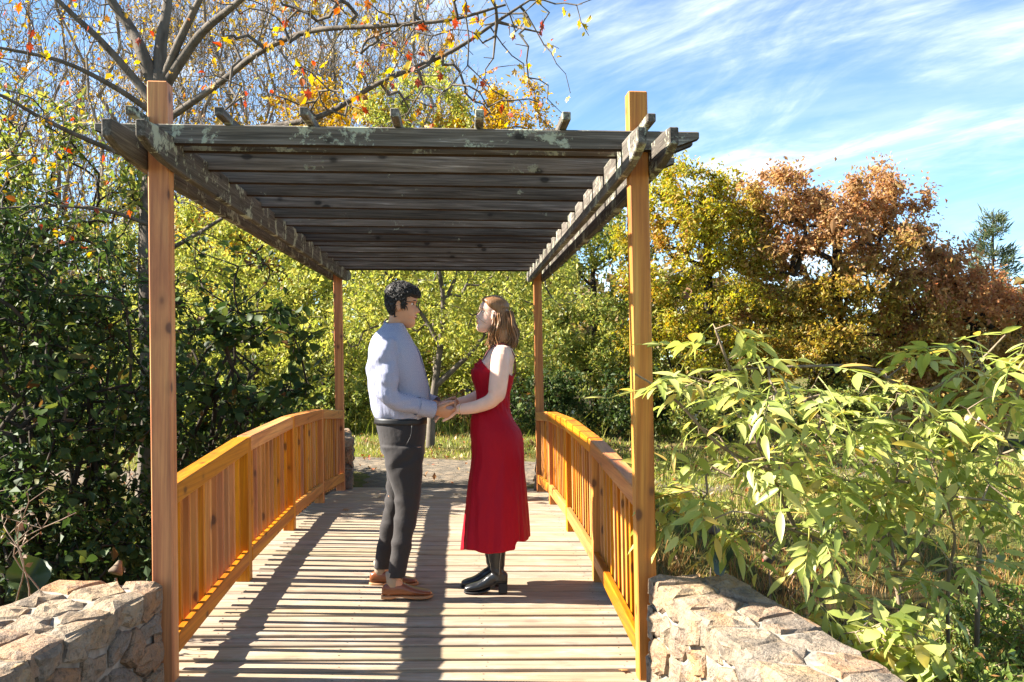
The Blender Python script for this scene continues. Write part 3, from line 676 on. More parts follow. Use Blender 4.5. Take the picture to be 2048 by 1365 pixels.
for i in range(46):
    x = -21+20.5*(i+.5)/46+rbw.normal(0, .35); y = rbw.uniform(27, 40)
    me, tm, lm = variants[i % 5]; s = rbw.uniform(.85, 1.25)
    o = thing('bare_tree', 'tall bare grey tree in the leafless wood behind the bridge', 'tree', (x, y, float(gz(x, y))), 'bare trees of the wood'); o.rotation_euler.z = rbw.uniform(0, 6.28); o.scale = (s, s, s)
    link('trunk', me, o); tag(link('twigs', tm, o), kind='stuff'); tag(link('last_leaves', lm, o), kind='stuff')
# ------------------------------------------------------------------ far wood that closes the horizon
rf = np.random.default_rng(81); n = 26000; ang = rf.uniform(-1.25, 1.25, n); dist = rf.uniform(62, 95, n)
px_, py_ = np.sin(ang)*dist, np.cos(ang)*dist; hh = 6.2+2.2*np.sin(ang*9)+1.3*np.sin(ang*23+1)+.7*np.sin(ang*57)
zz = gz(px_, py_)+hh*rf.uniform(0, 1, n)**.8
V, F = leafset(rf, np.stack([px_, py_, zz], 1), .9, .8, 0, .3)
FARM = leafmat('far_wood_leaf', [(0., (.07, .07, .03)), (.5, (.15, .12, .04)), (.8, (.21, .15, .05)), (1., (.17, .07, .03))], .3)
tag(link('far_woods', mesh_np('far_woods', V, F, FARM)), 'distant autumn wood closing the view', 'woods', kind='stuff')
# ------------------------------------------------------------------ the big half-bare tree beside the bridge
LIMBS = {
    'A': [(-3.31, 6.5, 4.27), (-3.55, 6.5, 4.58), (-3.91, 6.4, 4.99), (-4.35, 6.3, 5.4), (-4.72, 6.2, 5.85)],
    'B': [(-3.33, 6.5, 4.53), (-3.47, 6.5, 4.87), (-3.64, 6.6, 5.19), (-3.92, 6.6, 5.59), (-4.12, 6.6, 6.04), (-4.3, 6.6, 6.9)],
    'C': [(-3.28, 6.5, 4.59), (-3.3, 6.6, 5.02), (-3.27, 6.7, 5.53), (-3.25, 6.8, 6.16), (-3.2, 6.9, 7.4)],
    'D': [(-3.24, 6.5, 4.56), (-2.99, 6.3, 4.99), (-2.7, 6.1, 5.43), (-2.49, 6.0, 5.84), (-2.2, 6, 6.6)],
    'E': [(-3.21, 6.5, 4.53), (-2.74, 6.2, 5.02), (-2.21, 5.8, 5.27), (-1.73, 5.5, 5.6)],
    'F': [(-3.12, 6.4, 4.13), (-2.46, 6.0, 4.43), (-1.92, 5.5, 4.62), (-1.32, 5.0, 4.68), (-0.59, 4.6, 4.61), (0.08, 4.4, 4.62), (0.59, 4.3, 4.74)],
    'G': [(-3.14, 6.4, 3.71), (-2.08, 5.8, 3.86), (-1.26, 5.3, 3.91), (-0.61, 4.9, 4.16), (0.07, 4.7, 4.41), (0.55, 4.6, 4.71), (0.83, 4.5, 4.87)],
    'H': [(-3.35, 6.5, 4.21), (-3.66, 6.2, 4.4), (-4.12, 6.0, 4.6), (-4.61, 5.8, 4.66), (-5.3, 5.6, 4.7)],
    'I': [(-3.33, 6.5, 3.61), (-3.73, 6.0, 3.71), (-4.14, 5.6, 3.87), (-4.46, 5.3, 4.04), (-5, 5.1, 4.2)],
    'J': [(-3.3, 6.5, 2.9), (-3.5, 5.8, 2.95), (-3.75, 5.1, 2.9), (-4.1, 4.4, 2.75)],
    'K': [(-3.2, 6.5, 2.6), (-2.7, 6.1, 2.78), (-2.2, 5.8, 3.0), (-1.75, 5.5, 3.05)],
}
RAD0 = dict(A=.060, B=.085, C=.085, D=.055, E=.066, F=.042, G=.038, H=.036, I=.034, J=.026, K=.030)
def grow_on(r, P0, par0, R0, att, tip, seg=.22, arc=.1, jit=.09, elig=None):
    """twigs added to ready-made limbs"""
    P = list(map(np.array, P0)); par = list(par0); n0 = len(P); cap = np.zeros((n0+len(att)*20, 3)); cap[:n0] = P0; par = np.concatenate([par0, np.full(len(att)*20, -1)]); n = n0; tips = []
    el = np.ones(len(cap), bool)
    if elig is not None: el[:n0] = elig
    dd = np.min(np.linalg.norm(att[:, None]-np.asarray(P0)[None], axis=2), 1)
    for a in att[np.argsort(dd)]:
        d = np.linalg.norm(cap[:n]-a, axis=1)+np.where(el[:n], 0, 50); i = int(np.argmin(d)); k = min(19, max(1, int(math.ceil(d[i]/seg)))); p0 = cap[i].copy(); last = i; side = r.normal(0, jit, 3)*d[i]
        for q in range(1, k+1):
            u = q/k; w = math.sin(pi*u); cap[n] = p0+(a-p0)*u+side*w+np.array([0, 0, arc*d[i]*w])+r.normal(0, .007, 3)*(q < k); par[n] = last; last = n; n += 1
        tips.append(last)
    cnt = np.zeros(n); cnt[tips] = 1
    for i in range(n-1, n0-1, -1):
        if par[i] >= n0: cnt[par[i]] += cnt[i]
    R = np.concatenate([R0, tip*np.maximum(cnt[n0:], 1)**.5]); return cap[:n], par[:n], R, np.array(tips)
r = np.random.default_rng(91); mb = np.array([-.28, 10.9, -.03])
maple = thing('maple_tree', 'slim yellow-green tree with a forked leaning trunk on the lawn straight beyond the bridge', 'tree', tuple(mb))
P0 = []; pr = []; R0 = []; el = []
for k, (pts, ra, rb_) in enumerate((([(-.28, 10.9, -.2), (-.26, 10.9, .5), (-.21, 10.9, 1.0), (-.13, 10.88, 1.7), (-.10, 10.85, 2.4), (-.22, 10.8, 3.2), (-.2, 10.8, 4.2)], .078, .02), ([(-.21, 10.9, .98), (.08, 10.85, 1.25), (.42, 10.8, 1.6), (.72, 10.8, 2.1), (1.0, 10.8, 2.9)], .056, .015), ([(-.14, 10.9, 1.65), (-.45, 10.95, 2.15), (-.85, 11, 2.6), (-1.3, 11, 3.1)], .04, .012), ([(-.10, 10.86, 2.3), (.15, 10.8, 2.9), (.3, 10.8, 3.6)], .035, .012))):
    s = spline(pts, 7*len(pts)); last = -1 if not P0 else int(np.argmin(np.linalg.norm(np.array(P0)-s[0], axis=1)))
    for j, p in enumerate(s): P0.append(tuple(p)); pr.append(last); last = len(P0)-1; R0.append(ra+(rb_-ra)*j/(len(s)-1)); el.append(p[2] > 1.5)
att = ell_points(r, 210, MAPLE_ELLS, .5)
P, par, R, tips = grow_on(r, np.array(P0), np.array(pr), np.array(R0), att, .0048, seg=.3, elig=np.array(el))
link('trunk', skel_mesh('trunk', P-mb, par, R, BARK, 8, .014), maple)
cand = np.where(R < .012)[0]; cand = cand[cand > len(P0)]; k = r.choice(cand, 14000); V, F = leafset(r, P[k]-mb+r.normal(0, .12, (14000, 3)), .075, .5, .35, .5)
tag(link('crown', mesh_np('crown', V, F, YG), maple), kind='stuff')
r = np.random.default_rng(101)
base = np.array([-3.3, 6.5, float(gz(-3.3, 6.5))])
bigtree = thing('maple_tree', 'large half-bare tree with spreading grey limbs and scattered red and yellow leaves', 'tree', tuple(base))
P0 = []; pr = []; R0 = []; el = []
tz = np.linspace(base[2]-.2, 4.62, 16)
for i, z in enumerate(tz): P0.append((-3.3+.03*sin(z*1.7), 6.5+.03*cos(z*1.3), z)); pr.append(i-1); R0.append(.155-.03*i/15 if i else .2); el.append(False)
for k, pts in LIMBS.items():
    s = spline(pts, 5*len(pts)); tr_i = int(np.argmin([np.linalg.norm(np.array(q)-s[0]) for q in P0[:16]])); last = tr_i
    for j, p in enumerate(s):
        P0.append(tuple(p)); pr.append(last); last = len(P0)-1; R0.append(RAD0[k]*(1-.72*j/(len(s)-1))); el.append(j > len(s)*.22)
att = []
for k, w in dict(A=26, B=20, C=18, D=20, E=26, F=70, G=85, H=26, I=26, J=24, K=14).items():
    s = spline(LIMBS[k], 60); q = s[r.integers(22, 60, w)]; att.append(q+r.normal(0, 1, (w, 3))*np.array([.40, .40, .30]))
att.append(np.stack([r.uniform(-2.2, .95, 190), r.uniform(3.6, 5.4, 190), r.uniform(3.6, 5.1, 190)], 1))
att.append(np.stack([r.uniform(-5.0, -3.4, 80), r.uniform(3.8, 5.6, 80), r.uniform(2.5, 4.4, 80)], 1))
att.append(np.array([[1.15, 4.9, 4.55], [1.1, 4.6, 4.3], [.95, 4.8, 4.15], [1.25, 4.7, 4.05], [1.0, 4.4, 3.9], [1.2, 4.5, 3.75]]))
P, par, R, tips = grow_on(r, np.array(P0), np.array(pr), np.array(R0), np.concatenate(att), .0034, arc=.05, jit=.05, elig=np.array(el))
link('trunk', skel_mesh('trunk', P-base, par, R, BARK, 9, .012), bigtree)
def lobed(r, k):
    """five-lobed leaf, about 1 long, in the xy plane with a curl"""
    a = np.array([-150, -105, -75, -48, -30, 0, 30, 48, 75, 105, 150])*pi/180+r.normal(0, .05, 11); q = np.array([.42, .66, .40, .78, .50, 1., .50, .78, .40, .66, .42])*.55*r.uniform(.88, 1.12, 11)
    x, y = .45+q*np.cos(a), q*np.sin(a); z = r.uniform(-.25, .35)*y*y-r.uniform(.1, .6)*(x-.4)**2+r.normal(0, .02, 11)
    V = np.vstack([[[.42, 0, .02]], np.stack([x, y, z], 1), [[0, 0, 0]], [[-.3, .01, .05]], [[-.3, -.01, .05]]])
    F = [[0, i, i+1] for i in range(1, 11)]+[[0, 11, 12], [0, 12, 1], [12, 13, 14]]
    return mesh_np('leaf', V, np.array(F), BIGL)
leafm = [lobed(r, k) for k in range(9)]
outer = np.where(R < .008)[0]; outer = outer[outer > len(P0)]
wgt = np.where(P[outer][:, 0] > -2.2, 2.2, 1.); sel = r.choice(outer, 560, p=wgt/wgt.sum())
vis = [i for i in sel if P[i][0] > -5.2 and P[i][2] < 5.3]
for n_, i in enumerate(vis[:300]):
    s = r.uniform(.075, .125); p = P[i]-base+r.normal(0, .02, 3)
    link('leaf', leafm[int(r.integers(9))], bigtree, tuple(p), (r.uniform(-.9, .9), r.uniform(.2, 1.7), r.uniform(0, 6.28)), (s, s, s))
kk = r.choice(outer, 420); V, F = leafset(r, P[kk]-base+r.normal(0, .05, (420, 3)), .06, .7, .5, .2, detailed=True)
tag(link('crown', mesh_np('crown', V, F, BIGL), bigtree), kind='stuff')

# ------------------------------------------------------------------ dark shrubs on the shady bank
def leafshape(name, r, mat, w=.5, curl=.25, n=4):
    """pointed oval blade, 1 long along +x"""
    u = np.array([0, .18, .42, .68, .88, 1.]); hw = np.array([0, .30, .5, .42, .2, 0])*w
    z = -curl*u*u+r.normal(0, .015, 6); f = r.uniform(.1, .35)
    V = []; 
    for i in range(6): V.append((u[i], 0, z[i]))
    for sgn in (1, -1):
        for i in range(1, 5): V.append((u[i], sgn*hw[i]*r.uniform(.92, 1.08), z[i]+f*hw[i]))
    F3 = [[0, 6, 1], [4, 9, 5], [0, 1, 10], [4, 5, 13]]; F4 = [[1, 6, 7, 2], [2, 7, 8, 3], [3, 8, 9, 4], [1, 2, 11, 10], [2, 3, 12, 11], [3, 4, 13, 12]]
    return mesh_np(name, np.array(V), [np.array(F3), np.array(F4)], mat, True)
def shrub(label, base, stems, ells, n_att, leaves, objs, lmat, seed, Lg=.1, Wd=.55, sig=.1, name='shrub', tip=.0045, bark=BARKD, upn=.5, zlo=None, cat='shrub', spread=.35, droop=.35, group=None):
    r = np.random.default_rng(seed); base = np.array([base[0], base[1], float(gz(base[0], base[1])) if len(base) < 3 else base[2]])
    root = thing(name, label, cat, tuple(base), group); att = ell_points(r, n_att, ells, .45)
    if zlo is not None: att[:, 2] = np.maximum(att[:, 2], zlo+r.uniform(0, .3, n_att))
    Ps = []; prs = []; Rs = []; off = 0; who = r.integers(0, stems, n_att)
    cen = np.array([e[0] for e in ells]).mean(0)
    for s in range(stems):
        a = att[who == s]
        if len(a) < 3: continue
        b0 = base+np.array([r.normal(0, spread), r.normal(0, spread*.7), -.1]); goal = cen*.45+a.mean(0)*.55
        tr = np.array([b0+(goal-b0)*u*.75+np.array([sin(3*u+s), cos(2.4*u+s), 0])*.05*u for u in np.linspace(0, 1, 7)])
        P, par, R, tp = grow(r, tr, a, tip, .5, seg=.2, arc=.2, start=1, jit=.08)
        par = np.where(par >= 0, par+off, -1); Ps.append(P); prs.append(par); Rs.append(R); off += len(P)
    P = np.concatenate(Ps)-base; par = np.concatenate(prs); R = np.concatenate(Rs)
    tag(link('stems', skel_mesh('stems', P, par, R, bark, 6, .014), root), kind='stuff')
    cand = np.where((R < tip*3) & (par >= 0))[0]
    def pts(n): k = r.choice(cand, n); u = r.uniform(0, 1, (n, 1)); return P[k]*u+P[par[k]]*(1-u)+r.normal(0, sig, (n, 3))*r.uniform(.1, 1.2, (n, 1)), k
    if objs:
        lms = [leafshape('leaf', r, lmat, Wd*2, r.uniform(.1, .45)) for _ in range(7)]
        pp, k = pts(objs*6); d = np.linalg.norm(pp+base-CAM, axis=1); o_ = np.argsort(d)[:objs]
        for i in o_:
            s = Lg*r.uniform(.8, 1.35); link('leaf', lms[int(r.integers(7))], root, tuple(pp[i]), (r.normal(0, .5), r.uniform(-.1, .9), r.uniform(0, 6.28)), (s, s, s))
    if leaves:
        pp, k = pts(leaves); V, F = leafset(r, pp, Lg, Wd, droop, upn, detailed=Lg > .085 and leaves < 16000); tag(link('foliage', mesh_np('foliage', V, F, lmat, False), root), kind='stuff')
    return root
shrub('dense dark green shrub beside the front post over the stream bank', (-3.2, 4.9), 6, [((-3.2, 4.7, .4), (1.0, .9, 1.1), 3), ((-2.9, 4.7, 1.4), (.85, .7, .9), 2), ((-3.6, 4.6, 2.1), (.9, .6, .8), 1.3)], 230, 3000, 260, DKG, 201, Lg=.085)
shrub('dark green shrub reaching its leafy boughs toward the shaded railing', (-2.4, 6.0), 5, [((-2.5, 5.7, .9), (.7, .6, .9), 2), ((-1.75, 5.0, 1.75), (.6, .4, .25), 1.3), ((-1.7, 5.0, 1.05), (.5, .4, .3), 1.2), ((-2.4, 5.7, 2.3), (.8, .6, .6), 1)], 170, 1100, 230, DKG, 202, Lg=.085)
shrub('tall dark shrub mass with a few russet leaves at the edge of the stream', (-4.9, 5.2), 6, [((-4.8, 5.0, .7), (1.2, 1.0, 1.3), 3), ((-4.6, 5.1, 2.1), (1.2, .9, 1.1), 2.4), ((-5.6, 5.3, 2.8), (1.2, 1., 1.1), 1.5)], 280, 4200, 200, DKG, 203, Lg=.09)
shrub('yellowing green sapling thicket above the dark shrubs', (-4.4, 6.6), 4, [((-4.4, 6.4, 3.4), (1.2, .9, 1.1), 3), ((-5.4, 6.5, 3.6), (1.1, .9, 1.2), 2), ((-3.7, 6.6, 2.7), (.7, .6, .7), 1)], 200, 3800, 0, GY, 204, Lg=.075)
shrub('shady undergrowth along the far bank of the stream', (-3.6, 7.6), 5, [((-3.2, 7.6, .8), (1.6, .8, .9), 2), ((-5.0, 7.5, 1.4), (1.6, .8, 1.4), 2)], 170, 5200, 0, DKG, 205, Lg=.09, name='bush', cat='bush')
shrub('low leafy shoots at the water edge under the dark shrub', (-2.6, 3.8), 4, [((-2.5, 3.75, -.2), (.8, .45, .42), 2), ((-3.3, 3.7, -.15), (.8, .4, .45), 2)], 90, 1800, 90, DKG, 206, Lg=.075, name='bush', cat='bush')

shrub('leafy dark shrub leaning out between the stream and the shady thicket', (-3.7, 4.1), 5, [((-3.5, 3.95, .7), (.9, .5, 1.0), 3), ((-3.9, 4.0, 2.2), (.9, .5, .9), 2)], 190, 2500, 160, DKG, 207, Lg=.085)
# ------------------------------------------------------------------ bushes under the trees
bl = [(-9.5, 13.5, 1.5, 1.6, DKG, 'dark bush at the end of the shrub bank'), (-6.9, 13.8, 1.5, 1.6, GY, 'green bush under the lime-green tree'), (-4.6, 12.9, .9, 1.2, YG, 'pale goldenrod clump behind the shaded railing'), (-2.2, 13.6, .95, 1.1, GY, 'low bush in the gap left of the forked trunk'.replace(' left of', ' beside')),
      (.45, 14.6, .62, .75, DRYW, 'orange dry weeds behind the forked trunk'), (-1.1, 14.9, .75, .9, YG, 'pale tall grass clump behind the man'), (1.7, 13.3, 1.2, .9, DKG, 'dark leafy bush behind the woman by the pond edge'), (3.4, 13.2, 1.3, 1.1, DKG, 'dark bush between two trunks at the pond edge'), (5.0, 12.7, 1.1, 1.2, GY, 'shaded bush under the turning tree'), (7.0, 12.4, 1.1, 1.3, GY, 'olive bush under the russet tree'), (9.2, 12.2, 1.2, 1.4, RED, 'rusty bush under the rust-red tree'), (11.8, 12.3, 1.4, 1.4, GY, 'green bush beyond the rust-red tree'), (8.1, 16.5, 3.2, 2.2, GY, 'green thicket seen through the russet crown'), (4.4, 17, 2.4, 2.0, GY, 'green thicket behind the turning tree')]
for i, (x, y, h, w, mt, lab) in enumerate(bl):
    shrub(lab, (x, y), 4, [((x, y, h*.5), (w, w*.7, h*.5), 2), ((x+w*.3, y, h*.75), (w*.6, w*.5, h*.35), 1)], 90, 3600 if y < 16 else 4200, 0, mt, 220+i, Lg=.075, sig=.12, name='bush', cat='bush')

# ------------------------------------------------------------------ long-leaved shrub over the sunlit wall
r = np.random.default_rng(301)
ES = [[(2.08, 0.1, -.25), (1.96, 0.1, 0.35), (1.77, 0.0, 0.75), (1.6, -0.1, 1.06), (1.49, -0.15, 1.29), (1.36, -0.2, 1.6)],
      [(2.47, 0.2, -.3), (2.37, 0.2, 0.43), (2.25, 0.1, 0.81), (2.06, 0.0, 1.1), (1.87, -0.1, 1.31)],
      [(2.72, 0.1, -.3), (2.68, 0.0, 0.59), (2.68, -0.1, 0.93), (2.7, -0.2, 1.19), (2.73, -0.3, 1.53)],
      [(2.37, 0.2, 0.43), (2.54, 0.0, 0.82), (2.67, -0.1, 1.21)], [(2.06, 0.0, 1.1), (2.36, -0.1, 1.32), (2.54, -0.2, 1.46), (2.62, -0.3, 1.59)],
      [(2.25, 0.1, 0.81), (1.82, 0.0, 0.91), (1.41, -0.2, 1.07), (1.16, -0.3, 1.29), (0.98, -0.33, 1.40)], [(2.36, 0.0, 1.29), (2.15, 0.0, 1.43), (1.78, -0.1, 1.44), (1.29, -0.2, 1.41)],
      [(2.2, .15, -.3), (2.12, .1, .3), (1.95, -.05, .6), (1.7, -.2, .72), (1.5, -.25, .8)], [(2.6, .1, -.3), (2.5, -.05, .4), (2.45, -.2, .7), (2.3, -.35, .95)]]
ebase = np.array([2.35, .12, float(gz(2.35, .12))])
def compound(r, ln=.26, pairs=3):
    """pinnate leaf: a stalk with pairs of long toothless leaflets and one at the tip; lies along +x, droops"""
    u = np.linspace(0, 1, 7); st = np.stack([u*ln, 0*u, -.22*ln*u*u], 1); dr = -.44*u
    parts = [polytube(st, np.linspace(.0024, .0012, 7), 4, cap=False)]; Vs = []; F4 = []; F3 = []
    spots = [(.34+.62*k/pairs, s) for k in range(pairs) for s in (-1, 1)]+[(1., 0)]
    for t_, s in spots:
        p = np.array([t_*ln, 0, -.22*ln*t_*t_]); L_ = r.uniform(.070, .130)*(1.1 if s == 0 else 1); w = L_*r.uniform(.12, .20)
        a = (s*r.uniform(.75, 1.15)) if s else r.normal(0, .15); el_ = r.uniform(-.55, .1); d = np.array([cos(a)*cos(el_), sin(a)*cos(el_), sin(el_)]); sd = np.array([-sin(a), cos(a), 0])+np.array([0, 0, r.normal(0, .25)]); sd = sd-d*(sd@d); sd /= np.linalg.norm(sd); nn = np.cross(d, sd)
        uu = np.array([0, .2, .45, .7, .9, 1.]); hw = np.array([0, .75, 1., .72, .3, 0])*w; cu = -r.uniform(.05, .4)*L_*uu**2; f = r.uniform(.15, .5)
        b = sum(len(q) for q in Vs); V = [p+d*L_*uu[i]+nn*cu[i] for i in range(6)]
        for sg in (1, -1): V += [p+d*L_*uu[i]+sd*sg*hw[i]+nn*(cu[i]+f*hw[i]) for i in range(1, 5)]
        Vs.append(np.array(V)); F3 += [[b+q for q in f_] for f_ in ([0, 6, 1], [4, 9, 5], [0, 1, 10], [4, 5, 13])]; F4 += [[b+q for q in f_] for f_ in ([1, 6, 7, 2], [2, 7, 8, 3], [3, 8, 9, 4], [1, 2, 11, 10], [2, 3, 12, 11], [3, 4, 13, 12])]
    V, F = join([parts[0], (np.concatenate(Vs), [np.array(F3), np.array(F4)])]); return mesh_np('compound_leaf', V, F, ELD, True)
elder = thing('leafy_shrub', 'pale green shrub with long drooping compound leaves growing over the sunlit wall', 'shrub', tuple(ebase))
P0 = []; pr = []; R0 = []; el = []
for k, pts in enumerate(ES):
    s = spline(pts, 6*len(pts)); last = -1
    if k in (3, 4, 5, 6): last = int(np.argmin(np.linalg.norm(np.array(P0)-s[0], axis=1)))
    for j, p in enumerate(s): P0.append(p); pr.append(last); last = len(P0)-1; R0.append((.0135 if last != -1 and k < 3 else .010)*(1-.6*j/len(s))); el.append(p[2] > .35)
att = ell_points(r, 205, [((1.52, -.2, 1.22), (.36, .33, .28), 3), ((1.9, -.15, 1.15), (.45, .4, .32), 4), ((2.35, -.2, 1.2), (.42, .4, .36), 4), ((1.75, -.1, .85), (.55, .35, .25), 3), ((2.5, -.2, .75), (.4, .35, .4), 2.5), ((1.22, -.3, 1.38), (.16, .10, .05), .4), ((2.65, -.3, 1.5), (.25, .25, .2), 1.5), ((2.15, -.1, .35), (.5, .25, .25), 1.3), ((1.38, -.2, 1.52), (.14, .12, .12), .8)], .5)
P, par, R, tips = grow_on(r, np.array(P0), np.array(pr), np.array(R0), att, .0022, seg=.12, elig=np.array(el))
root_of = np.arange(len(P))
for i in range(len(P)):
    if par[i] >= 0: root_of[i] = root_of[par[i]]
for rt_ in np.unique(root_of):
    own = np.where(root_of == rt_)[0]; mp_ = {int(o_): k_ for k_, o_ in enumerate(own)}
    link('stem', skel_mesh('stem', P[own]-ebase, np.array([mp_.get(int(q), -1) for q in par[own]]), R[own], STEM, 7, .006), elder)
cms = [compound(r, r.uniform(.18, .29), int(r.integers(2, 5))) for _ in range(14)]
spots = [(P[i], P[i]-P[par[i]]) for i in tips]; extra = r.choice(np.arange(len(P0), len(P)), 92); spots += [(P[i], r.normal(0, 1, 3)) for i in extra]
for p, d in spots:
    az = math.atan2(d[1], d[0])+r.normal(0, .8); s = r.uniform(.85, 1.2)
    link('compound_leaf', cms[int(r.integers(14))], elder, tuple(p-ebase), (r.normal(0, .35), r.uniform(-.45, .75), az), (s, s, s))
# paler young shoots low beside the wall
for (x, y, h, lab, sd) in ((2.05, -.45, .55, 'young round-leaved shoots growing against the sunlit wall', 311), (2.5, -.6, .45, 'small bright green weed clump beyond the sunlit wall', 312), (2.25, -1.1, .42, 'low weed patch beside the near end of the sunlit wall', 313), (3.0, .3, .5, 'weedy clump at the stream edge behind the long-leaved shrub', 314), (2.85, -.9, .5, 'weed clump with reddish tips far out from the sunlit wall', 315)):
    shrub(lab, (x, y), 6, [((x, y, -.25+h*.6), (.38, .33, h*.6), 1)], 130, 3200 if sd > 311 else 700, 60 if sd == 311 else 0, WEED if sd > 311 else ELD, sd, Lg=.05 if sd > 311 else .085, Wd=.35 if sd > 311 else .5, sig=.06, name='weed_clump', tip=.002, bark=STEM, cat='weeds', spread=.2)
# ------------------------------------------------------------------ dry stalks, lotus leaf and pods
DRY = simple('dry_stalk', (.22, .15, .10), .8, vary=(30, .4)); GRN = leafmat('lotus_leaf_skin', [(0., (.025, .045, .012)), (1., (.035, .055, .014))], .15)
POD = simple('dry_pod', (.13, .09, .055), .85, vary=(25, .45), bump=(40, .6))
r = np.random.default_rng(321)
for i, (x, y, h, lab) in enumerate(((-1.86, .35, .62, 'pale dry stalk bending beside the shaded wall'), (-1.95, .45, .72, 'reddish dry stalk with seed heads beside the broad leaf'), (-1.80, .5, .66, 'grey curved dry stalk nearest the shaded wall end'.replace('nearest', 'next to')), (-2.15, .5, .8, 'thin dark dry stalk behind the broad leaf'))):
    zb = float(gz(x, y)); root = thing('dry_stalk', lab, 'stalk', (x, y, zb)); top = h-zb
    s = spline([(0, 0, -.05), (r.normal(0, .04), 0, top*.4), (r.normal(0, .07), r.normal(0, .03), top*.75), (r.normal(.03, .08), 0, top)], 14)
    link('stem', mesh_np('stem', *polytube(s, np.linspace(.005, .0025, 14), 5), DRY, True), root)
    A = []; B = []
    for k in range(9): q = s[r.integers(8, 14)]; A.append(q); B.append(q+np.array([r.normal(0, .05), r.normal(0, .04), r.uniform(.01, .07)]))
    V, F = tubes(A, B, np.full(9, .0022), np.full(9, .0015), 4); hv, hf = leafset(r, np.array(B), .03, .8, -.2, .2)
    tag(link('seed_head', mesh_np('seed_head', *join([(V, F), (hv, hf)]), DRY), root), kind='stuff')
def lotus_leaf(label, c, rad, tilt, stalk_to):
    root = thing('lotus_leaf', label, 'leaf', c); V = [(0, 0, -.03)]; n = 26; rr = np.random.default_rng(5)
    for q in (.5, 1.):
        for k in range(n): a = 2*pi*k/n; w = rad*q*(1+.05*rr.normal()); V.append((w*cos(a), w*sin(a), .03*q*sin(3*a)+.05*q*q))
    F3 = [[0, 1+k, 1+(k+1) % n] for k in range(n)]; F4 = [[1+k, 1+n+k, 1+n+(k+1) % n, 1+(k+1) % n] for k in range(n)]
    b = link('blade', mesh_np('blade', np.array(V), [np.array(F3), np.array(F4)], GRN, True), root); b.rotation_euler = tilt
    link('stem', mesh_np('stem', *polytube(spline([(0, 0, -.03), (.02, .03, -.25), stalk_to], 10), .005, 6), DRY, True), root)
lotus_leaf('broad green lotus leaf standing tilted behind the dry stalks', (-2.03, .8, .27), .105, (1.0, .5, .2), (.03, .05, -.95))
def pod(label, c, s, rot, stalk):
    root = thing('lotus_pod', label, 'seed pod', c); n = 14; prof = [(.012, -.075), (.02, -.06), (.03, -.03), (.045, 0), (.048, .012), (.042, .02), (.0, .016)]; V = []
    for j, (q, z) in enumerate(prof[:-1]):
        for k in range(n): a = 2*pi*k/n; V.append((q*s*cos(a)*(1+.06*(k % 2)), q*s*sin(a)*(1+.06*(k % 2)), z*s))
    V.append((0, 0, .016*s)); F4 = [[j*n+k, j*n+(k+1) % n, (j+1)*n+(k+1) % n, (j+1)*n+k] for j in range(5) for k in range(n)]; F3 = [[5*n+k, 5*n+(k+1) % n, 6*n] for k in range(n)]
    b = link('head', mesh_np('head', np.array(V), [np.array(F4), np.array(F3)], POD, True), root); b.rotation_euler = rot
    link('stem', mesh_np('stem', *polytube(spline([(0, 0, -.05*s), (stalk[0]*.4, stalk[1]*.4, -.3), stalk], 10), .006, 6), DRY, True), root)
pod('drooping dry lotus pod behind the shaded wall', (-1.47, .5, .37), .72, (2.7, .25, 0), (.08, .1, -.95))
pod('dry lotus pod hanging over the stream beyond the sunlit wall', (2.75, 3.2, -.15), 1.0, (2.3, -.5, 0), (.1, .2, -.9))
pod('grey lotus pod leaning above the stream grass', (2.5, 3.9, -.05), 1.0, (.9, .9, 0), (-.05, .1, -1.0))
lotus_leaf('folded brown-green lotus leaf at the end of the sunlit wall', (2.12, 2.5, .02), .16, (1.5, .3, .9), (.05, .05, -1.0))
# ------------------------------------------------------------------ grass, litter
GRM = leafmat('grass_blade', [(0., (.11, .155, .025)), (.45, (.21, .25, .04)), (.75, (.31, .32, .06)), (1., (.40, .33, .11))], .4, patch=([(0., (.22, .17, .06)), (1., (.34, .26, .10))], .52, .68), pscale=.6)
def grass(name, n, fx, h, seed, mat=GRM, wd=.006, keep=None):
    r = np.random.default_rng(seed); p = fx(r, n)
    if keep is not None: p = p[keep(p)]
    n = len(p); z = gz(p[:, 0], p[:, 1]); B = np.stack([p[:, 0], p[:, 1], z], 1); a = r.uniform(0, 2*pi, n); hh = (h*np.exp(r.normal(0, .4, n)))
    ln = r.normal(0, .45, (n, 2)); Tp = B+np.stack([ln[:, 0]*hh, ln[:, 1]*hh, hh], 1); S_ = np.stack([np.cos(a), np.sin(a), 0*a], 1)*wd*r.uniform(.6, 1.5, (n, 1)); M_ = (B+Tp)/2+np.array([0, 0, 1])*hh[:, None]*.12
    V = np.stack([B-S_, B+S_, M_+S_*.7, Tp, M_-S_*.7], 1).reshape(-1, 3); b = (np.arange(n)*5)[:, None]
    tag(link(name, mesh_np(name, V, [b+np.array([[0, 1, 2, 4]]), b+np.array([[4, 2, 3]])], mat)), kind='stuff')
def onpath(p): return (np.abs(p[:, 0]) < 1.35) & (p[:, 1] < 8.6) | ((p[:, 1] > 7.4) & (p[:, 1] < 9.4) & (p[:, 0] < 2)) & (p[:, 0] > -8)
wet = lambda p: gz(p[:, 0], p[:, 1]) < -.80
grass('lawn_grass', 52000, lambda r, n: np.stack([r.uniform(-9, 9, n), 8.4+r.uniform(0, 1, n)**1.5*9, ], 1), .055, 401, wd=.006, keep=lambda p: ~onpath(p) & ~wet(p))
grass('bank_grass', 34000, lambda r, n: np.stack([1.5+r.uniform(0, 1, n)**1.4*8, r.uniform(3.6, 11, n)], 1), .075, 402, keep=lambda p: ~wet(p) & ~onpath(p))
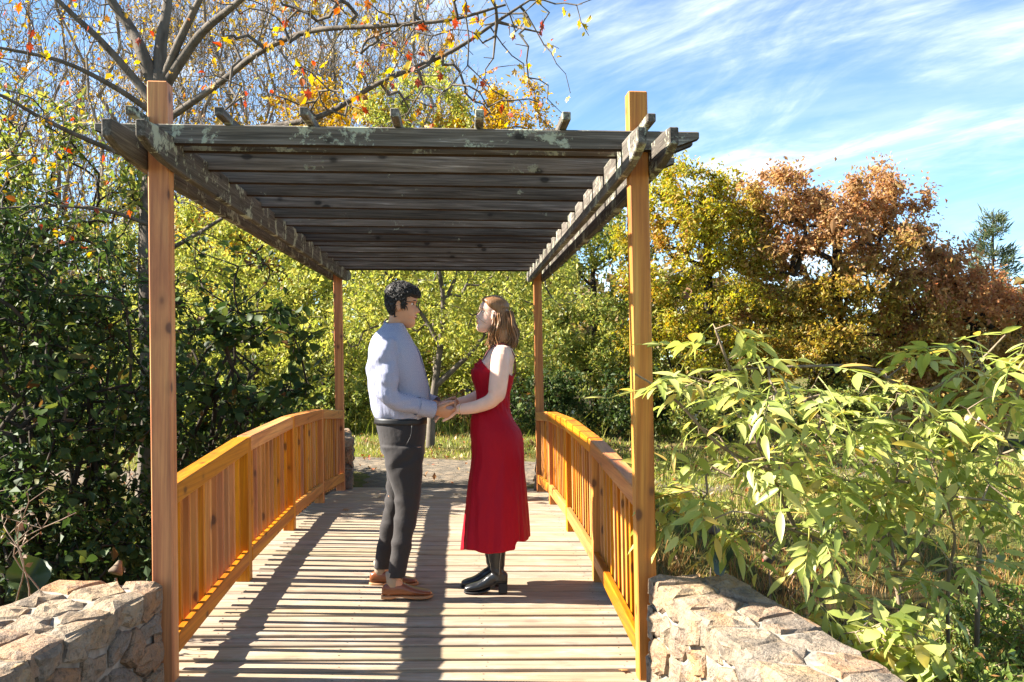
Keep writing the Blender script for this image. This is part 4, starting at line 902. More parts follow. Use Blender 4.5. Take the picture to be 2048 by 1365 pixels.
grass('tall_weeds', 7000, lambda r, n: np.stack([r.uniform(-8, 4.5, n), r.normal(14.6, .6, n)], 1), .26, 403, wd=.008)
grass('dry_bank_grass', 3000, lambda r, n: np.stack([r.uniform(1.5, 6.5, n), r.normal(4.9, .35, n)], 1), .16, 404, mat=DRYW, wd=.004, keep=lambda p: gz(p[:, 0], p[:, 1]) < -.2)
grass('shady_bank_grass', 9000, lambda r, n: np.stack([r.uniform(-6, -1.3, n), r.uniform(-.3, 1.6, n)], 1), .10, 405, wd=.005)
grass('wall_foot_grass', 9000, lambda r, n: np.stack([r.uniform(1.6, 4.2, n), r.uniform(-2, 1.4, n)], 1), .11, 406, wd=.005)
r = np.random.default_rng(411); n = 9000
p = np.concatenate([np.stack([r.uniform(-8, 9, 5200), r.uniform(5.9, 16, 5200)], 1), np.stack([1.4+r.uniform(0, 1, 3800)**1.3*7, r.uniform(4.0, 12, 3800)], 1)])
p = p[~((np.abs(p[:, 0]) < 1.1) & (p[:, 1] < 6.2))]; p = p[~((np.abs(p[:, 0]) < 1.3) & (p[:, 1] < 9) & (r.uniform(size=len(p)) < .75))]
p = p[gz(p[:, 0], p[:, 1]) > -.8]
V, F = leafset(r, np.stack([p[:, 0], p[:, 1], gz(p[:, 0], p[:, 1])+.03], 1), .06, .65, .0, 6.)
LIT = leafmat('fallen_leaf', [(0., (.20, .10, .04)), (.4, (.30, .17, .07)), (.75, (.36, .25, .12)), (.9, (.40, .16, .04)), (1., (.42, .06, .03))], .15)
tag(link('leaf_litter', mesh_np('leaf_litter', V, F, LIT)), kind='stuff')
rr = np.random.default_rng(421); flm = [lobed(rr, k) for k in range(4)]
for me in flm: me.materials[0] = LIT
for (x, y, lab) in ((-.55, 4.9, 'dry leaf lying on the shaded boards by the baluster shadows'), (.2, 5.4, 'curled brown leaf on the boards where the path begins'), (-.3, 6.9, 'orange fallen leaf on the path behind the man'), (.12, 6.6, 'red fallen leaf on the path between the couple'), (-.72, 3.9, 'small tan leaf on the boards near the shaded rail'), (.55, 6.4, 'dark fallen leaf on the path beside the red dress'), (1.0, .05, 'reddish leaf lodged at the foot of the sunlit front post')):
    zz = arch(y) if y < L+.2 else float(gz(x, y))+.03
    o = link('fallen_leaf', flm[int(rr.integers(4))], None, (x, y, zz+.012), (rr.normal(0, .15), rr.normal(0, .15), rr.uniform(0, 6)), (.075,)*3); tag(o, lab, 'leaf')
# ------------------------------------------------------------------ people: helpers
def interp(st, z):
    a = np.array(st, float); o = np.argsort(a[:, 0]); a = a[o]; z = np.asarray(z, float)
    k = len(a); res = []
    # smooth interpolation of every column over z
    for c in range(1, a.shape[1]):
        xs_, ys_ = a[:, 0], a[:, c]; m_ = np.zeros(k); dx = np.diff(xs_); s = np.diff(ys_)/dx; m_[1:-1] = np.where(s[1:]*s[:-1] > 0, 2*s[1:]*s[:-1]/(s[1:]+s[:-1]+1e-12), 0); m_[0] = s[0]; m_[-1] = s[-1]
        i = np.clip(np.searchsorted(xs_, z)-1, 0, k-2); h = dx[i]; t_ = np.clip((z-xs_[i])/h, 0, 1)
        res.append((2*t_**3-3*t_**2+1)*ys_[i]+(t_**3-2*t_**2+t_)*h*m_[i]+(-2*t_**3+3*t_**2)*ys_[i+1]+(t_**3-t_**2)*h*m_[i+1])
    return np.stack(res, -1)
def sup(th, p): c, s = np.cos(th), np.sin(th); return np.sign(c)*np.abs(c)**(2/p), np.sign(s)*np.abs(s)**(2/p)
def loftz(st, nz=30, n=36, p=2.3, inset=0.):
    """closed loft of horizontal rings from stations (z, x0, x1, half width[, y centre])"""
    z0, z1 = min(s[0] for s in st), max(s[0] for s in st); zs = np.linspace(z0, z1, nz); A = interp(st, zs); th = np.arange(n)*2*pi/n; cx_, sy_ = sup(th, p); V = []
    for i, z in enumerate(zs):
        xa, xb, hw = A[i, 0]+inset, A[i, 1]-inset, A[i, 2]-inset; yc = A[i, 3] if A.shape[1] > 3 else 0
        V.append(np.stack([(xa+xb)/2+cx_*(xb-xa)/2, yc+sy_*hw, np.full(n, z)], 1))
    V = np.concatenate(V); F = np.array([[i*n+j, i*n+(j+1) % n, (i+1)*n+(j+1) % n, (i+1)*n+j] for i in range(nz-1) for j in range(n)])
    V = np.vstack([V, V[:n].mean(0), V[-n:].mean(0)]); k = nz*n
    C = np.array([[(j+1) % n, j, k] for j in range(n)]+[[(nz-1)*n+j, (nz-1)*n+(j+1) % n, k+1] for j in range(n)])
    return V, [F, C]
def voxel(name, parts, size, mat, it=3, fac=.45):
    V, F = join(parts); me = fixn(mesh_np('tmp', V, F)); o = bpy.data.objects.new('tmp', me); COL.objects.link(o)
    m_ = o.modifiers.new('r', 'REMESH'); m_.mode = 'VOXEL'; m_.voxel_size = size; m_.use_smooth_shade = True
    if it: s = o.modifiers.new('s', 'SMOOTH'); s.factor = fac; s.iterations = it
    dg = bpy.context.evaluated_depsgraph_get(); res = bpy.data.meshes.new_from_object(o.evaluated_get(dg)); res.name = name
    bpy.data.objects.remove(o); bpy.data.meshes.remove(me); res.materials.clear(); res.materials.append(mat)
    res.polygons.foreach_set('use_smooth', np.ones(len(res.polygons), bool)); return res
def getV(me): a = np.empty(len(me.vertices)*3, np.float32); me.vertices.foreach_get('co', a); return a.reshape(-1, 3).astype(float)
def getN(me): a = np.empty(len(me.vertices)*3, np.float32); me.vertex_normals.foreach_get('vector', a); return a.reshape(-1, 3).astype(float)
def setV(me, V): me.vertices.foreach_set('co', np.asarray(V, np.float32).ravel()); me.update()
def displace(me, fn): V = getV(me); N = getN(me); setV(me, V+N*fn(V, N)[:, None]); return me
def xf(parts, M):
    R_ = np.array(M.to_3x3()); t_ = np.array(M.translation)
    return [(np.asarray(V)@R_.T+t_, F) for V, F in parts]
def ellipsoid(c, rad, n=16, rot=None):
    V = []; F = []; m_ = n//2
    for i in range(m_+1):
        for j in range(n): a = pi*i/m_; b_ = 2*pi*j/n; V.append((sin(a)*cos(b_)*rad[0], sin(a)*sin(b_)*rad[1], cos(a)*rad[2]))
    F = [[i*n+j, i*n+(j+1) % n, (i+1)*n+(j+1) % n, (i+1)*n+j] for i in range(m_) for j in range(n)]
    V = np.array(V)
    if rot is not None: V = V@np.array(rot.to_3x3()).T
    return V+np.array(c), np.array(F)
HEADST = [(-.004, .030, .064, .012), (.004, .012, .076, .026), (.014, -.004, .083, .037), (.03, -.028, .0855, .049), (.048, -.050, .081, .056), (.065, -.066, .0865, .061), (.085, -.083, .0845, .066), (.11, -.094, .083, .0695), (.13, -.100, .079, .0715), (.15, -.103, .0865, .0735), (.175, -.103, .085, .0735), (.20, -.094, .071, .067), (.22, -.070, .044, .050), (.231, -.042, .014, .030), (.2345, -.03, .002, .018)]
NOSE = 1.25
def head_surface(nz, n, off=None):
    zs = np.linspace(-.004, .2345, nz); zs = .1+(zs-.1); A = interp(HEADST, zs); th = np.arange(n)*2*pi/n; cx_, sy_ = sup(th, 2.35); V = []
    for i, z in enumerate(zs):
        xa, xb, hw = A[i]; x = (xa+xb)/2+cx_*(xb-xa)/2; y = sy_*hw; front = np.clip((x-.02)/.05, 0, 1)
        nose = np.interp(z, [.076, .083, .089, .096, .110, .124, .132], [0, .013, .0255, .0235, .0125, .004, 0])*NOSE; wn_ = np.interp(z, [.078, .09, .105, .13], [.0155, .0135, .0095, .008])
        x = x+front*nose*np.exp(-(y/wn_)**2)
        x = x-front*.011*np.exp(-((z-.131)/.011)**2)*np.exp(-((np.abs(y)-.033)/.014)**2)+front*.004*np.exp(-((z-.148)/.008)**2)*np.exp(-((np.abs(y)-.03)/.02)**2)
        x = x+front*(.0035*np.exp(-((z-.067)/.0045)**2)+.0035*np.exp(-((z-.056)/.0045)**2)-.003*np.exp(-((z-.0615)/.003)**2))*np.exp(-(y/.021)**2)
        V.append(np.stack([x, y, np.full(n, z)], 1))
    V = np.array(V); return V, zs, th
def head_parts():
    V, zs, th = head_surface(46, 48); nz, n = V.shape[:2]; V = V.reshape(-1, 3); F = np.array([[i*n+j, i*n+(j+1) % n, (i+1)*n+(j+1) % n, (i+1)*n+j] for i in range(nz-1) for j in range(n)])
    V = np.vstack([V, V[:n].mean(0), V[-n:].mean(0)]); k = nz*n; C = np.array([[(j+1) % n, j, k] for j in range(n)]+[[(nz-1)*n+j, (nz-1)*n+(j+1) % n, k+1] for j in range(n)])
    ps = [(V, [F, C])]
    for s in (-1, 1):
        ps.append(ellipsoid((-.012, s*.0735, .112), (.017, .006, .031), 14, Matrix.Rotation(s*.35, 3, 'Z') @ Matrix.Rotation(-.2, 3, 'Y')))
        ps.append(polytube(spline([(-.006, s*.074, .088), (-.018, s*.081, .10), (-.025, s*.083, .122), (-.014, s*.082, .139), (.002, s*.076, .136)], 14), .0045, 6))
    return ps
def hair_shell(mask_fn, thick, curl, seed, mat, name='hair', nz=70, n=96, fr=90.):
    V, zs, th = head_surface(nz, n); nz, n = V.shape[:2]; Vf = V.reshape(-1, 3); c = np.array([-.01, 0, .115]); d = Vf-c; d /= np.linalg.norm(d, axis=1, keepdims=True)
    m_ = mask_fn(Vf); noi = vnoise(Vf, seed, fr)+.7*vnoise(Vf, seed+1, fr*2.1)
    off = m_*(thick(Vf)+curl*noi)-(1-m_)*.012
    W_ = Vf+d*off[:, None]; F = np.array([[i*n+j, i*n+(j+1) % n, (i+1)*n+(j+1) % n, (i+1)*n+j] for i in range(nz-1) for j in range(n)])
    W_ = np.vstack([W_, W_[:n].mean(0), W_[-n:].mean(0)+np.array([0, 0, .004])]); k = nz*n; C = np.array([[(j+1) % n, j, k] for j in range(n)]+[[(nz-1)*n+j, (nz-1)*n+(j+1) % n, k+1] for j in range(n)])
    return W_, [F, C]
def hand_parts(wrist, d, back, thumb_up, curl, spread=.06, size=1., thumb=(.5, .35)):
    """palm, four bent fingers of unequal length, a thumb leaving the side of the palm. d: pointing dir, back: normal of the back of the hand, thumb_up: towards the thumb side"""
    d = np.array(d, float); d /= np.linalg.norm(d); b_ = np.array(back, float); b_ -= d*(b_@d); b_ /= np.linalg.norm(b_); s = np.cross(d, b_)
    if s@np.array(thumb_up) < 0: s = -s
    w = np.array(wrist, float); q = lambda a, c_, e: w+size*(d*a+s*c_+b_*e)
    ps = [polytube([q(-.03, 0, 0), q(0, 0, 0), q(.03, .002, .001), q(.06, .002, .002), q(.085, 0, .002), q(.094, 0, .001)], .02, 14, ell=[np.array(e)*size for e in ((.020, .026), (.019, .026), (.0175, .034), (.0155, .040), (.0125, .040), (.008, .035))])]
    # make the ring's wide axis follow s
    V, F = ps[0]; n = 14; P_ = [q(-.03, 0, 0), q(0, 0, 0), q(.03, .002, .001), q(.06, .002, .002), q(.085, 0, .002), q(.094, 0, .001)]; E_ = ((.020, .026), (.019, .026), (.0175, .034), (.0155, .040), (.0125, .040), (.008, .035)); th = np.arange(n)*2*pi/n
    for i in range(6): V[i*n:(i+1)*n] = P_[i]+size*(np.outer(np.cos(th)*E_[i][0], b_)+np.outer(np.sin(th)*E_[i][1], s))
    ps = [(V, F)]
    for k, (off, ln) in enumerate(((.029, .92), (.0095, 1.0), (-.0105, .94), (-.029, .74))):
        p = q(.086, off, 0); a = -curl[0]*.55; dirv = d*cos(a)+b_*sin(a)+s*(off*spread*40*.05); pts = [q(.06, off*.9, 0), p]
        for L_, cu in ((.044, curl[0]), (.028, curl[1]), (.022, curl[2])):
            a -= cu*.5; pts.append(pts[-1]+size*ln*L_*(d*cos(a)+b_*sin(a)+s*off*spread*12)); a -= cu*.5
        ps.append(polytube(np.array(pts), np.array([.0095, .0098, .009, .0084, .0072])*size, 8))
    t0 = q(.012, .018, -.006); t1 = q(.038, .044, -.008); t2 = t1+size*.036*(d*cos(thumb[0])+s*sin(thumb[0])-b_*thumb[1]*.5); t3 = t2+size*.028*(d*cos(thumb[0]*.4)+s*sin(thumb[0]*.3)-b_*thumb[1])
    ps.append(polytube(np.array([t0, t1, t2, t3]), np.array([.014, .0125, .0105, .0085])*size, 8)); return ps
def skin(name, col):
    m, t, b, o = newmat(name); g = NT(t); n = g.noise(objvec(g, seed=False), 14, 4, .6)
    c = g.mix(g.rng(n, .3, .7), tuple(x*.9 for x in col)+(1,), tuple(min(1, x*1.08) for x in col)+(1,)); c = g.mix(g.rng(g.noise(objvec(g, seed=False), 45, 3), .55, .75, 0., .25), c, (col[0]*.95, col[1]*.72, col[2]*.68, 1))
    t.links.new(c, b.inputs['Base Color']); b.inputs['Roughness'].default_value = .5; b.inputs['Specular IOR Level'].default_value = .35
    b.inputs['Subsurface Weight'].default_value = .12; b.inputs['Subsurface Radius'].default_value = (.02, .008, .004); b.inputs['Subsurface Scale'].default_value = .3
    g.set(b, 'Normal', g.bump(g.noise(objvec(g, seed=False), 260, 2), .05, .001)); return m
def hairmat(name, c1, c2, rough=.42):
    m, t, b, o = newmat(name); g = NT(t); v = objvec(g, (120, 120, 14), seed=False); n = g.noise(v, 1., 4, .6)
    ri = g.n('ShaderNodeNewGeometry').outputs['Random Per Island']; c = g.mix(g.math('MULTIPLY', g.math('ADD', g.rng(n, .3, .7), ri), .5), tuple(c1)+(1,), tuple(c2)+(1,))
    t.links.new(c, b.inputs['Base Color']); b.inputs['Roughness'].default_value = rough; b.inputs['Specular IOR Level'].default_value = .35; b.inputs['Anisotropic'].default_value = .5
    g.set(b, 'Normal', g.bump(n, .5, .003)); return m
SKM = skin('tan_skin', (.50, .255, .145)); SKW = skin('fair_skin', (.72, .46, .35))
HRM = hairmat('black_hair', (.008, .007, .007), (.030, .025, .022), .6); HRW = hairmat('brown_hair', (.10, .042, .016), (.33, .17, .07), .42)
EYEW = simple('eye_white', (.75, .72, .68), .25); IRIS = simple('iris', (.035, .018, .01), .15); LIPM = simple('lip_man', (.36, .13, .095), .45); LIPW = simple('lip_woman', (.52, .20, .17), .4); TEETH = simple('teeth', (.80, .77, .70), .3)
FRAME = simple('spectacle_frame', (.03, .022, .018), .3); METAL = simple('bracelet_gold', (.75, .55, .25), .25, metal=1.)
m, t, b, o = newmat('checked_shirt'); g = NT(t); v = g.n('ShaderNodeTexCoord').outputs['Object']; s_ = g.n('ShaderNodeSeparateXYZ', {0: v})
def stripe(sock, per, duty): return g.math('GREATER_THAN', g.math('FRACT', g.math('MULTIPLY', sock, 1/per)), duty)
ang = g.math('ARCTAN2', s_.outputs[1], g.math('ADD', s_.outputs[0], .06))
hz = stripe(s_.outputs[2], .0042, .5); vt = stripe(g.math('MULTIPLY', ang, .19), .0042, .5)
c = g.mix(hz, (.56, .57, .64, 1), (.17, .18, .29, 1)); c = g.mix(g.math('MULTIPLY', vt, .7), c, g.mix(hz, (.21, .22, .33, 1), (.08, .09, .16, 1)))
t.links.new(c, b.inputs['Base Color']); b.inputs['Roughness'].default_value = .8; b.inputs['Specular IOR Level'].default_value = .15
wr = g.noise(g.n('ShaderNodeMapping', {'Vector': v, 'Scale': (14, 14, 6)}).outputs[0], 1., 4, .55, .8); g.set(b, 'Normal', g.bump(wr, .5, .015)); SHIRT = m
def cloth(name, col, rough, sc, st, spec=.2, sheen=0., dist=.015):
    m, t, b, o = newmat(name); g = NT(t); v = g.n('ShaderNodeMapping', {'Vector': g.n('ShaderNodeTexCoord').outputs['Object'], 'Scale': sc}).outputs[0]; n = g.noise(v, 1., 4, .55, .6)
    b.inputs['Base Color'].default_value = tuple(col)+(1,); b.inputs['Roughness'].default_value = rough; b.inputs['Specular IOR Level'].default_value = spec; b.inputs['Sheen Weight'].default_value = sheen
    g.set(b, 'Normal', g.bump(n, st, dist)); return m
TROU = cloth('grey_trouser', (.026, .022, .021), .8, (9, 9, 12), .35, .25, .1); DRESS = cloth('red_satin', (.31, .0018, .011), .62, (18, 18, 5), .55, .16, 0.); STRAP = simple('strap_red', (.10, .004, .01), .5)
LEATH = cloth('brown_leather', (.17, .050, .014), .3, (30, 30, 30), .25, .5, dist=.004); BOOTM = cloth('black_leather', (.012, .0125, .014), .3, (22, 22, 26), .5, .5, dist=.008)
SOLE = simple('shoe_sole', (.34, .17, .075), .6); SOLEB = simple('boot_sole', (.012, .012, .012), .6); SOCK = simple('sock', (.27, .21, .15), .9); LACE = simple('lace', (.55, .42, .22), .8); BELT = simple('belt', (.012, .011, .011), .5); SHINE = simple('zip', (.25, .25, .26), .3, metal=1.)
def footloft(st, yaw, pos, n=20, ns=26, p=2.5):
    """st: (s, hw, zbot, ztop) along the foot, s in metres from the heel, foot pointing +x"""
    A = interp(st, np.linspace(st[0][0], st[-1][0], ns)); ss = np.linspace(st[0][0], st[-1][0], ns); th = np.arange(n)*2*pi/n; c_, s_2 = sup(th, p); V = []
    for i in range(ns): hw, z0, z1 = A[i]; V.append(np.stack([np.full(n, ss[i]), c_*hw, (z0+z1)/2+s_2*(z1-z0)/2], 1))
    V = np.concatenate(V); F = np.array([[i*n+j, i*n+(j+1) % n, (i+1)*n+(j+1) % n, (i+1)*n+j] for i in range(ns-1) for j in range(n)])
    V = np.vstack([V, V[:n].mean(0), V[-n:].mean(0)]); k = ns*n; C = np.array([[(j+1) % n, j, k] for j in range(n)]+[[(ns-1)*n+j, (ns-1)*n+(j+1) % n, k+1] for j in range(n)])
    M_ = Matrix.Translation(Vector(pos)) @ Matrix.Rotation(yaw, 4, 'Z'); return xf([(V, [F, C])], M_)[0]
def part(name, parts, mat, root, smooth=True): V, F = join(parts); return link(name, fixn(mesh_np(name, V, F, mat, smooth)), root)

# ------------------------------------------------------------------ the man in the checked shirt
man = thing('person', 'man in a blue checked shirt, grey trousers and glasses holding hands', 'person', (-.089, 1.23, arch(1.23)))
HM = Matrix.Translation((-.030, 0, 1.553)) @ Matrix.Rotation(-.13, 4, 'Z') @ Matrix.Rotation(.06, 4, 'Y') @ Matrix.Diagonal((.93, 1.0, 1.04, 1))
torso = [(1.016, -.168, .118, .152), (1.035, -.178, .130, .163), (1.08, -.194, .142, .172), (1.18, -.214, .136, .180), (1.30, -.224, .108, .200), (1.40, -.222, .076, .206), (1.455, -.208, .046, .196), (1.50, -.186, .020, .165), (1.54, -.152, .0, .110), (1.57, -.128, -.012, .075)]
armR = spline([(-.11, -.165, 1.445), (-.108, -.205, 1.38), (-.09, -.238, 1.25), (-.085, -.245, 1.155)], 14); foreR = spline([(-.085, -.245, 1.155), (-.02, -.225, 1.125), (.07, -.175, 1.098), (.165, -.125, 1.073)], 14)
armL = spline([(-.11, .165, 1.445), (-.10, .205, 1.38), (-.06, .235, 1.25), (-.045, .24, 1.17)], 14); foreL = spline([(-.045, .24, 1.17), (.02, .22, 1.14), (.09, .17, 1.115), (.175, .12, 1.09)], 14)
legN = [(.86, -.14, .12, .105, -.078), (.80, -.125, .12, .10, -.086), (.70, -.098, .116, .090, -.094), (.55, -.052, .107, .076, -.108), (.39, -.059, .080, .068, -.124), (.25, -.071, .054, .063, -.138), (.121, -.084, .029, .059, -.150)]
legF = [(.86, -.135, .12, .105, .078), (.80, -.125, .115, .10, .088), (.70, -.12, .10, .090, .098), (.55, -.122, .052, .076, .112), (.335, -.158, -.015, .066, .132), (.105, -.190, -.075, .059, .150)]
pelv = [(1.025, -.176, .124, .152), (.98, -.172, .126, .160), (.92, -.158, .124, .168), (.86, -.146, .121, .170), (.80, -.125, .112, .16), (.775, -.08, .07, .10)]
ins = .014
bp = xf(head_parts(), HM)+[polytube(spline([(-.075, 0, 1.47), (-.066, 0, 1.54), (-.05, 0, 1.60), (-.042, 0, 1.64)], 8), np.array([.064, .057, .052, .051, .052, .053, .054, .054]), 18), loftz(torso, inset=ins), loftz(pelv, inset=ins), loftz(legN, 20, 20, inset=ins), loftz(legF, 20, 20, inset=ins)]
for a, f in ((armR, foreR), (armL, foreL)): bp += [polytube(a, np.linspace(.055, .044, 14), 12), polytube(f, np.linspace(.044, .027, 14), 12)]
hdR = hand_parts((.175, -.118, 1.070), (.93, .22, -.26), (-.1, -.72, -.62), (0, -.3, 1), (.75, .85, .55), thumb=(.75, .5)); hdL = hand_parts((.185, .113, 1.085), (.93, -.16, -.24), (-.1, .72, -.62), (0, .3, 1), (.75, .85, .55), thumb=(.75, .5))
bp += hdR+hdL
for pos, yw in (((-.095, -.155, 0), .03), ((-.195, .155, .0), .0)): bp.append(footloft([(0, .015, .02, .05), (.03, .028, .018, .09), (.08, .026, .018, .14), (.115, .024, .018, .07), (.2, .03, .02, .036), (.25, .015, .02, .026)], yw, pos))
link('body', voxel('body', bp, .0045, SKM, 2, .4), man)
# face
def head_bits(root, M_, lipmat, smile, browmat, teeth=False, frame=False):
    for s in (-1, 1):
        e = link('eye', fixn(mesh_np('eye', *join(xf([ellipsoid((.0635, s*.033, .1300), (.0115, .0125, .0058), 14)], M_)), EYEW, True)), root)
        link('iris', mesh_np('iris', *join(xf([ellipsoid((.0692, s*.0325, .1300), (.0070, .0098, .0058), 12)], M_)), IRIS, True), e)
        part('eyebrow', xf([polytube(spline([(.0815, s*.016, .1475), (.0825, s*.030, .1515), (.071, s*.050, .1475)], 9), np.array([.002, .0032, .0034, .0034, .0033, .003, .0027, .002, .0012]), 6)], M_), browmat, root)
    u = np.linspace(-1, 1, 13); w = .0235; yy = u*w; up_ = smile*u*u
    xx = .0895-.016*u*u
    part('lips', xf([polytube(np.stack([xx+.001, yy, .0665+up_*.8-.002*np.abs(u)], 1), .0038*(1-.7*u**2)+.0006, 7), polytube(np.stack([xx-.001, yy, .0555+up_], 1), .0044*(1-.7*u**2)+.0006, 7)], M_), lipmat, root)
    if teeth: part('teeth', xf([polytube(np.stack([xx[2:-2]-.0012, yy[2:-2]*.95, .0612+up_[2:-2]*.9], 1), .0036, 6)], M_), TEETH, root)
head_bits(man, HM, LIPM, .008, HRM, teeth=True)
def mask_m(V):
    x, z = V[:, 0], V[:, 2]; lim = np.interp(x, [-.12, -.05, -.034, -.030, -.004, .004, .028, .034, .052, .066, .1], [.030, .034, .05, .128, .142, .098, .100, .162, .172, .168, .160]); return sst(-.004, .004, z-lim)
def th_m(V): return .011+.009*sst(.15, .21, V[:, 2])+.007*sst(.04, .08, V[:, 0])*sst(.15, .18, V[:, 2])-.006*(1-sst(.06, .12, V[:, 2]))
hp = xf([hair_shell(mask_m, th_m, .0036, 3, HRM, fr=75.)], HM); hair = part('hair', hp, HRM, man)
rr = np.random.default_rng(7); Vh = hp[0][0]; cu = []
Hs, _, _ = head_surface(60, 70); Hs = Hs.reshape(-1, 3); mk = mask_m(Hs) > .9; Hs = Hs[mk]; c0 = np.array([-.01, 0, .115])
for i in rr.choice(len(Hs), 900):
    p = Hs[i]; nn = (p-c0)/np.linalg.norm(p-c0); tdir = np.cross(nn, rr.normal(size=3)); tdir /= np.linalg.norm(tdir); fwd = np.array([.5, 0, -.35]); tdir = tdir*.6+fwd*.7; tdir -= nn*(tdir@nn); tdir /= np.linalg.norm(tdir); sd_ = np.cross(nn, tdir); h_ = float(th_m(p[None])[0])
    u = np.linspace(0, 1, 7); ln = rr.uniform(.018, .034); sg = rr.choice([-1, 1]); q = p+nn*(h_-.003+.006*np.sin(pi*u))[:, None]+tdir*(ln*(u-.3))[:, None]+sd_*(sg*.006*np.sin(u*pi*1.4))[:, None]; cu.append(polytube(q, .0024*np.sin(pi*(u*.85+.1))+.0006, 4))
V, F = join(xf(cu, HM)); link('curls', mesh_np('curls', V, F, HRM, True), hair)
# glasses
gl = []
for s in (-1, 1):
    a = np.linspace(0, 2*pi, 21); ry_, rz_ = .0245, .0175; sq = sup(a, 3.2); gl.append(polytube(np.stack([.1005-.10*np.abs(s*.034+sq[0]*ry_)**1.5*2.2, s*.034+sq[0]*ry_, .130+sq[1]*rz_], 1), .0021, 5, cap=False)); gl.append(polytube(spline([(.082, s*.060, .138), (.06, s*.0735, .140), (.01, s*.0775, .1395), (-.02, s*.079, .136), (-.03, s*.078, .118)], 14), .0024, 6))
gl.append(polytube(spline([(.101, -.010, .134), (.105, 0, .137), (.101, .010, .134)], 7), .0013, 5)); part('glasses', xf(gl, HM), FRAME, man)
# shirt
cuffR, cuffL = foreR[:], foreL[:]
sp = [loftz(torso, 40, 40)]
for a, f in ((armR, foreR), (armL, foreL)): sp += [polytube(spline(np.vstack([a[::4], f[2::3]]), 30), np.interp(np.linspace(0, 1, 30), [0, .25, .5, .85, 1], [.074, .067, .060, .049, .046]), 18)]
def folds_shirt(V, N):
    x, y, z = V.T; arm = np.clip((np.abs(y)-.185)/.03, 0, 1)
    d = .0038*vnoise(V*np.array([9, 9, 5]), 5)+.0030*vnoise(V*np.array([26, 14, 16]), 6)*(.5+arm)
    d += arm*.0085*np.sin(60*(z*.9+x*.75)+3*vnoise(V*6, 8))*np.exp(-((z-1.17)/.09)**2)
    d += .0045*np.sin(50*x+22*y+2*vnoise(V*7, 9))*np.clip((1.16-z)/.12, 0, 1)*(1-arm)
    d += .0075*np.sin(38*(z-.9*x)+2*vnoise(V*5, 10))*np.exp(-((z-1.33)/.1)**2)*np.clip((-x+.02)/.12, 0, 1)
    return d
link('shirt', displace(voxel('shirt', sp, .0062, SHIRT, 3), folds_shirt), man)
a = np.linspace(0, 2*pi, 37)[:-1]; ca = .5+.5*np.cos(a)      # 1 at the front
def colring(rx, ry_, zb, zf, xo=0.): return np.stack([-.062+xo+rx*np.cos(a)+.02*ca, ry_*np.sin(a), zb+(zf-zb)*ca**.85], 1)
rings = [colring(.066, .066, 1.525, 1.445, .004), colring(.064, .062, 1.580, 1.482), colring(.067, .065, 1.588, 1.487), colring(.092, .094, 1.545, 1.425, .010), colring(.086, .088, 1.538, 1.424, .006)]
n = 36; V = np.concatenate(rings); F = np.array([[k*n+j, k*n+(j+1) % n, (k+1)*n+(j+1) % n, (k+1)*n+j] for k in range(4) for j in range(n)]); part('collar', [(V, F)], SHIRT, man)
for f in (foreR, foreL): part('cuff', [polytube(np.array([f[9], f[10], f[11], f[12], f[13]]), np.array([.0535, .0525, .0515, .0505, .0505]), 20, cap=False), polytube(np.array([f[13]+(f[13]-f[12])*.05, f[12]]), np.array([.0500, .0480]), 20, cap=False)], SHIRT, man)
pl = np.array([[.044, -.012, 1.455], [.079, -.010, 1.40], [.109, -.008, 1.30], [.140, -.006, 1.18], [.155, -.005, 1.08]]); part('placket', [polytube(spline(pl, 16), .006, 6, ell=[(.014, .0035)]*16)], SHIRT, man)
tp = [loftz(pelv, 30, 36, inset=.003), loftz(legN, 34, 28, 2.2, inset=.007), loftz(legF, 34, 28, 2.2, inset=.007)]
def folds_tr(V, N):
    x, y, z = V.T; k1 = np.exp(-((z-.53)/.10)**2); k2 = np.exp(-((z-.80)/.07)**2)
    d = .0022*vnoise(V*np.array([11, 11, 8]), 15)+.0060*k1*np.sin(60*(z+.5*x)+2.5*vnoise(V*8, 16))*np.clip(.6-x*4, .1, 1)+.0045*k2*np.sin(55*(z-.7*x)+2*vnoise(V*7, 17))
    d += .004*np.sin(48*(z+.3*x)+2*vnoise(V*8, 19))*np.exp(-((z-.33)/.1)**2)
    return d
link('trousers', displace(voxel('trousers', tp, .0062, TROU, 3), folds_tr), man)
part('belt', [loftz([(.984, -.180, .130, .160), (1.019, -.179, .129, .158)], 4, 40)], BELT, man)
part('pocket', [polytube(spline([(.05, -.176, .985), (.045, -.180, .93), (.02, -.182, .875)], 8), .0022, 5)], BELT, man)
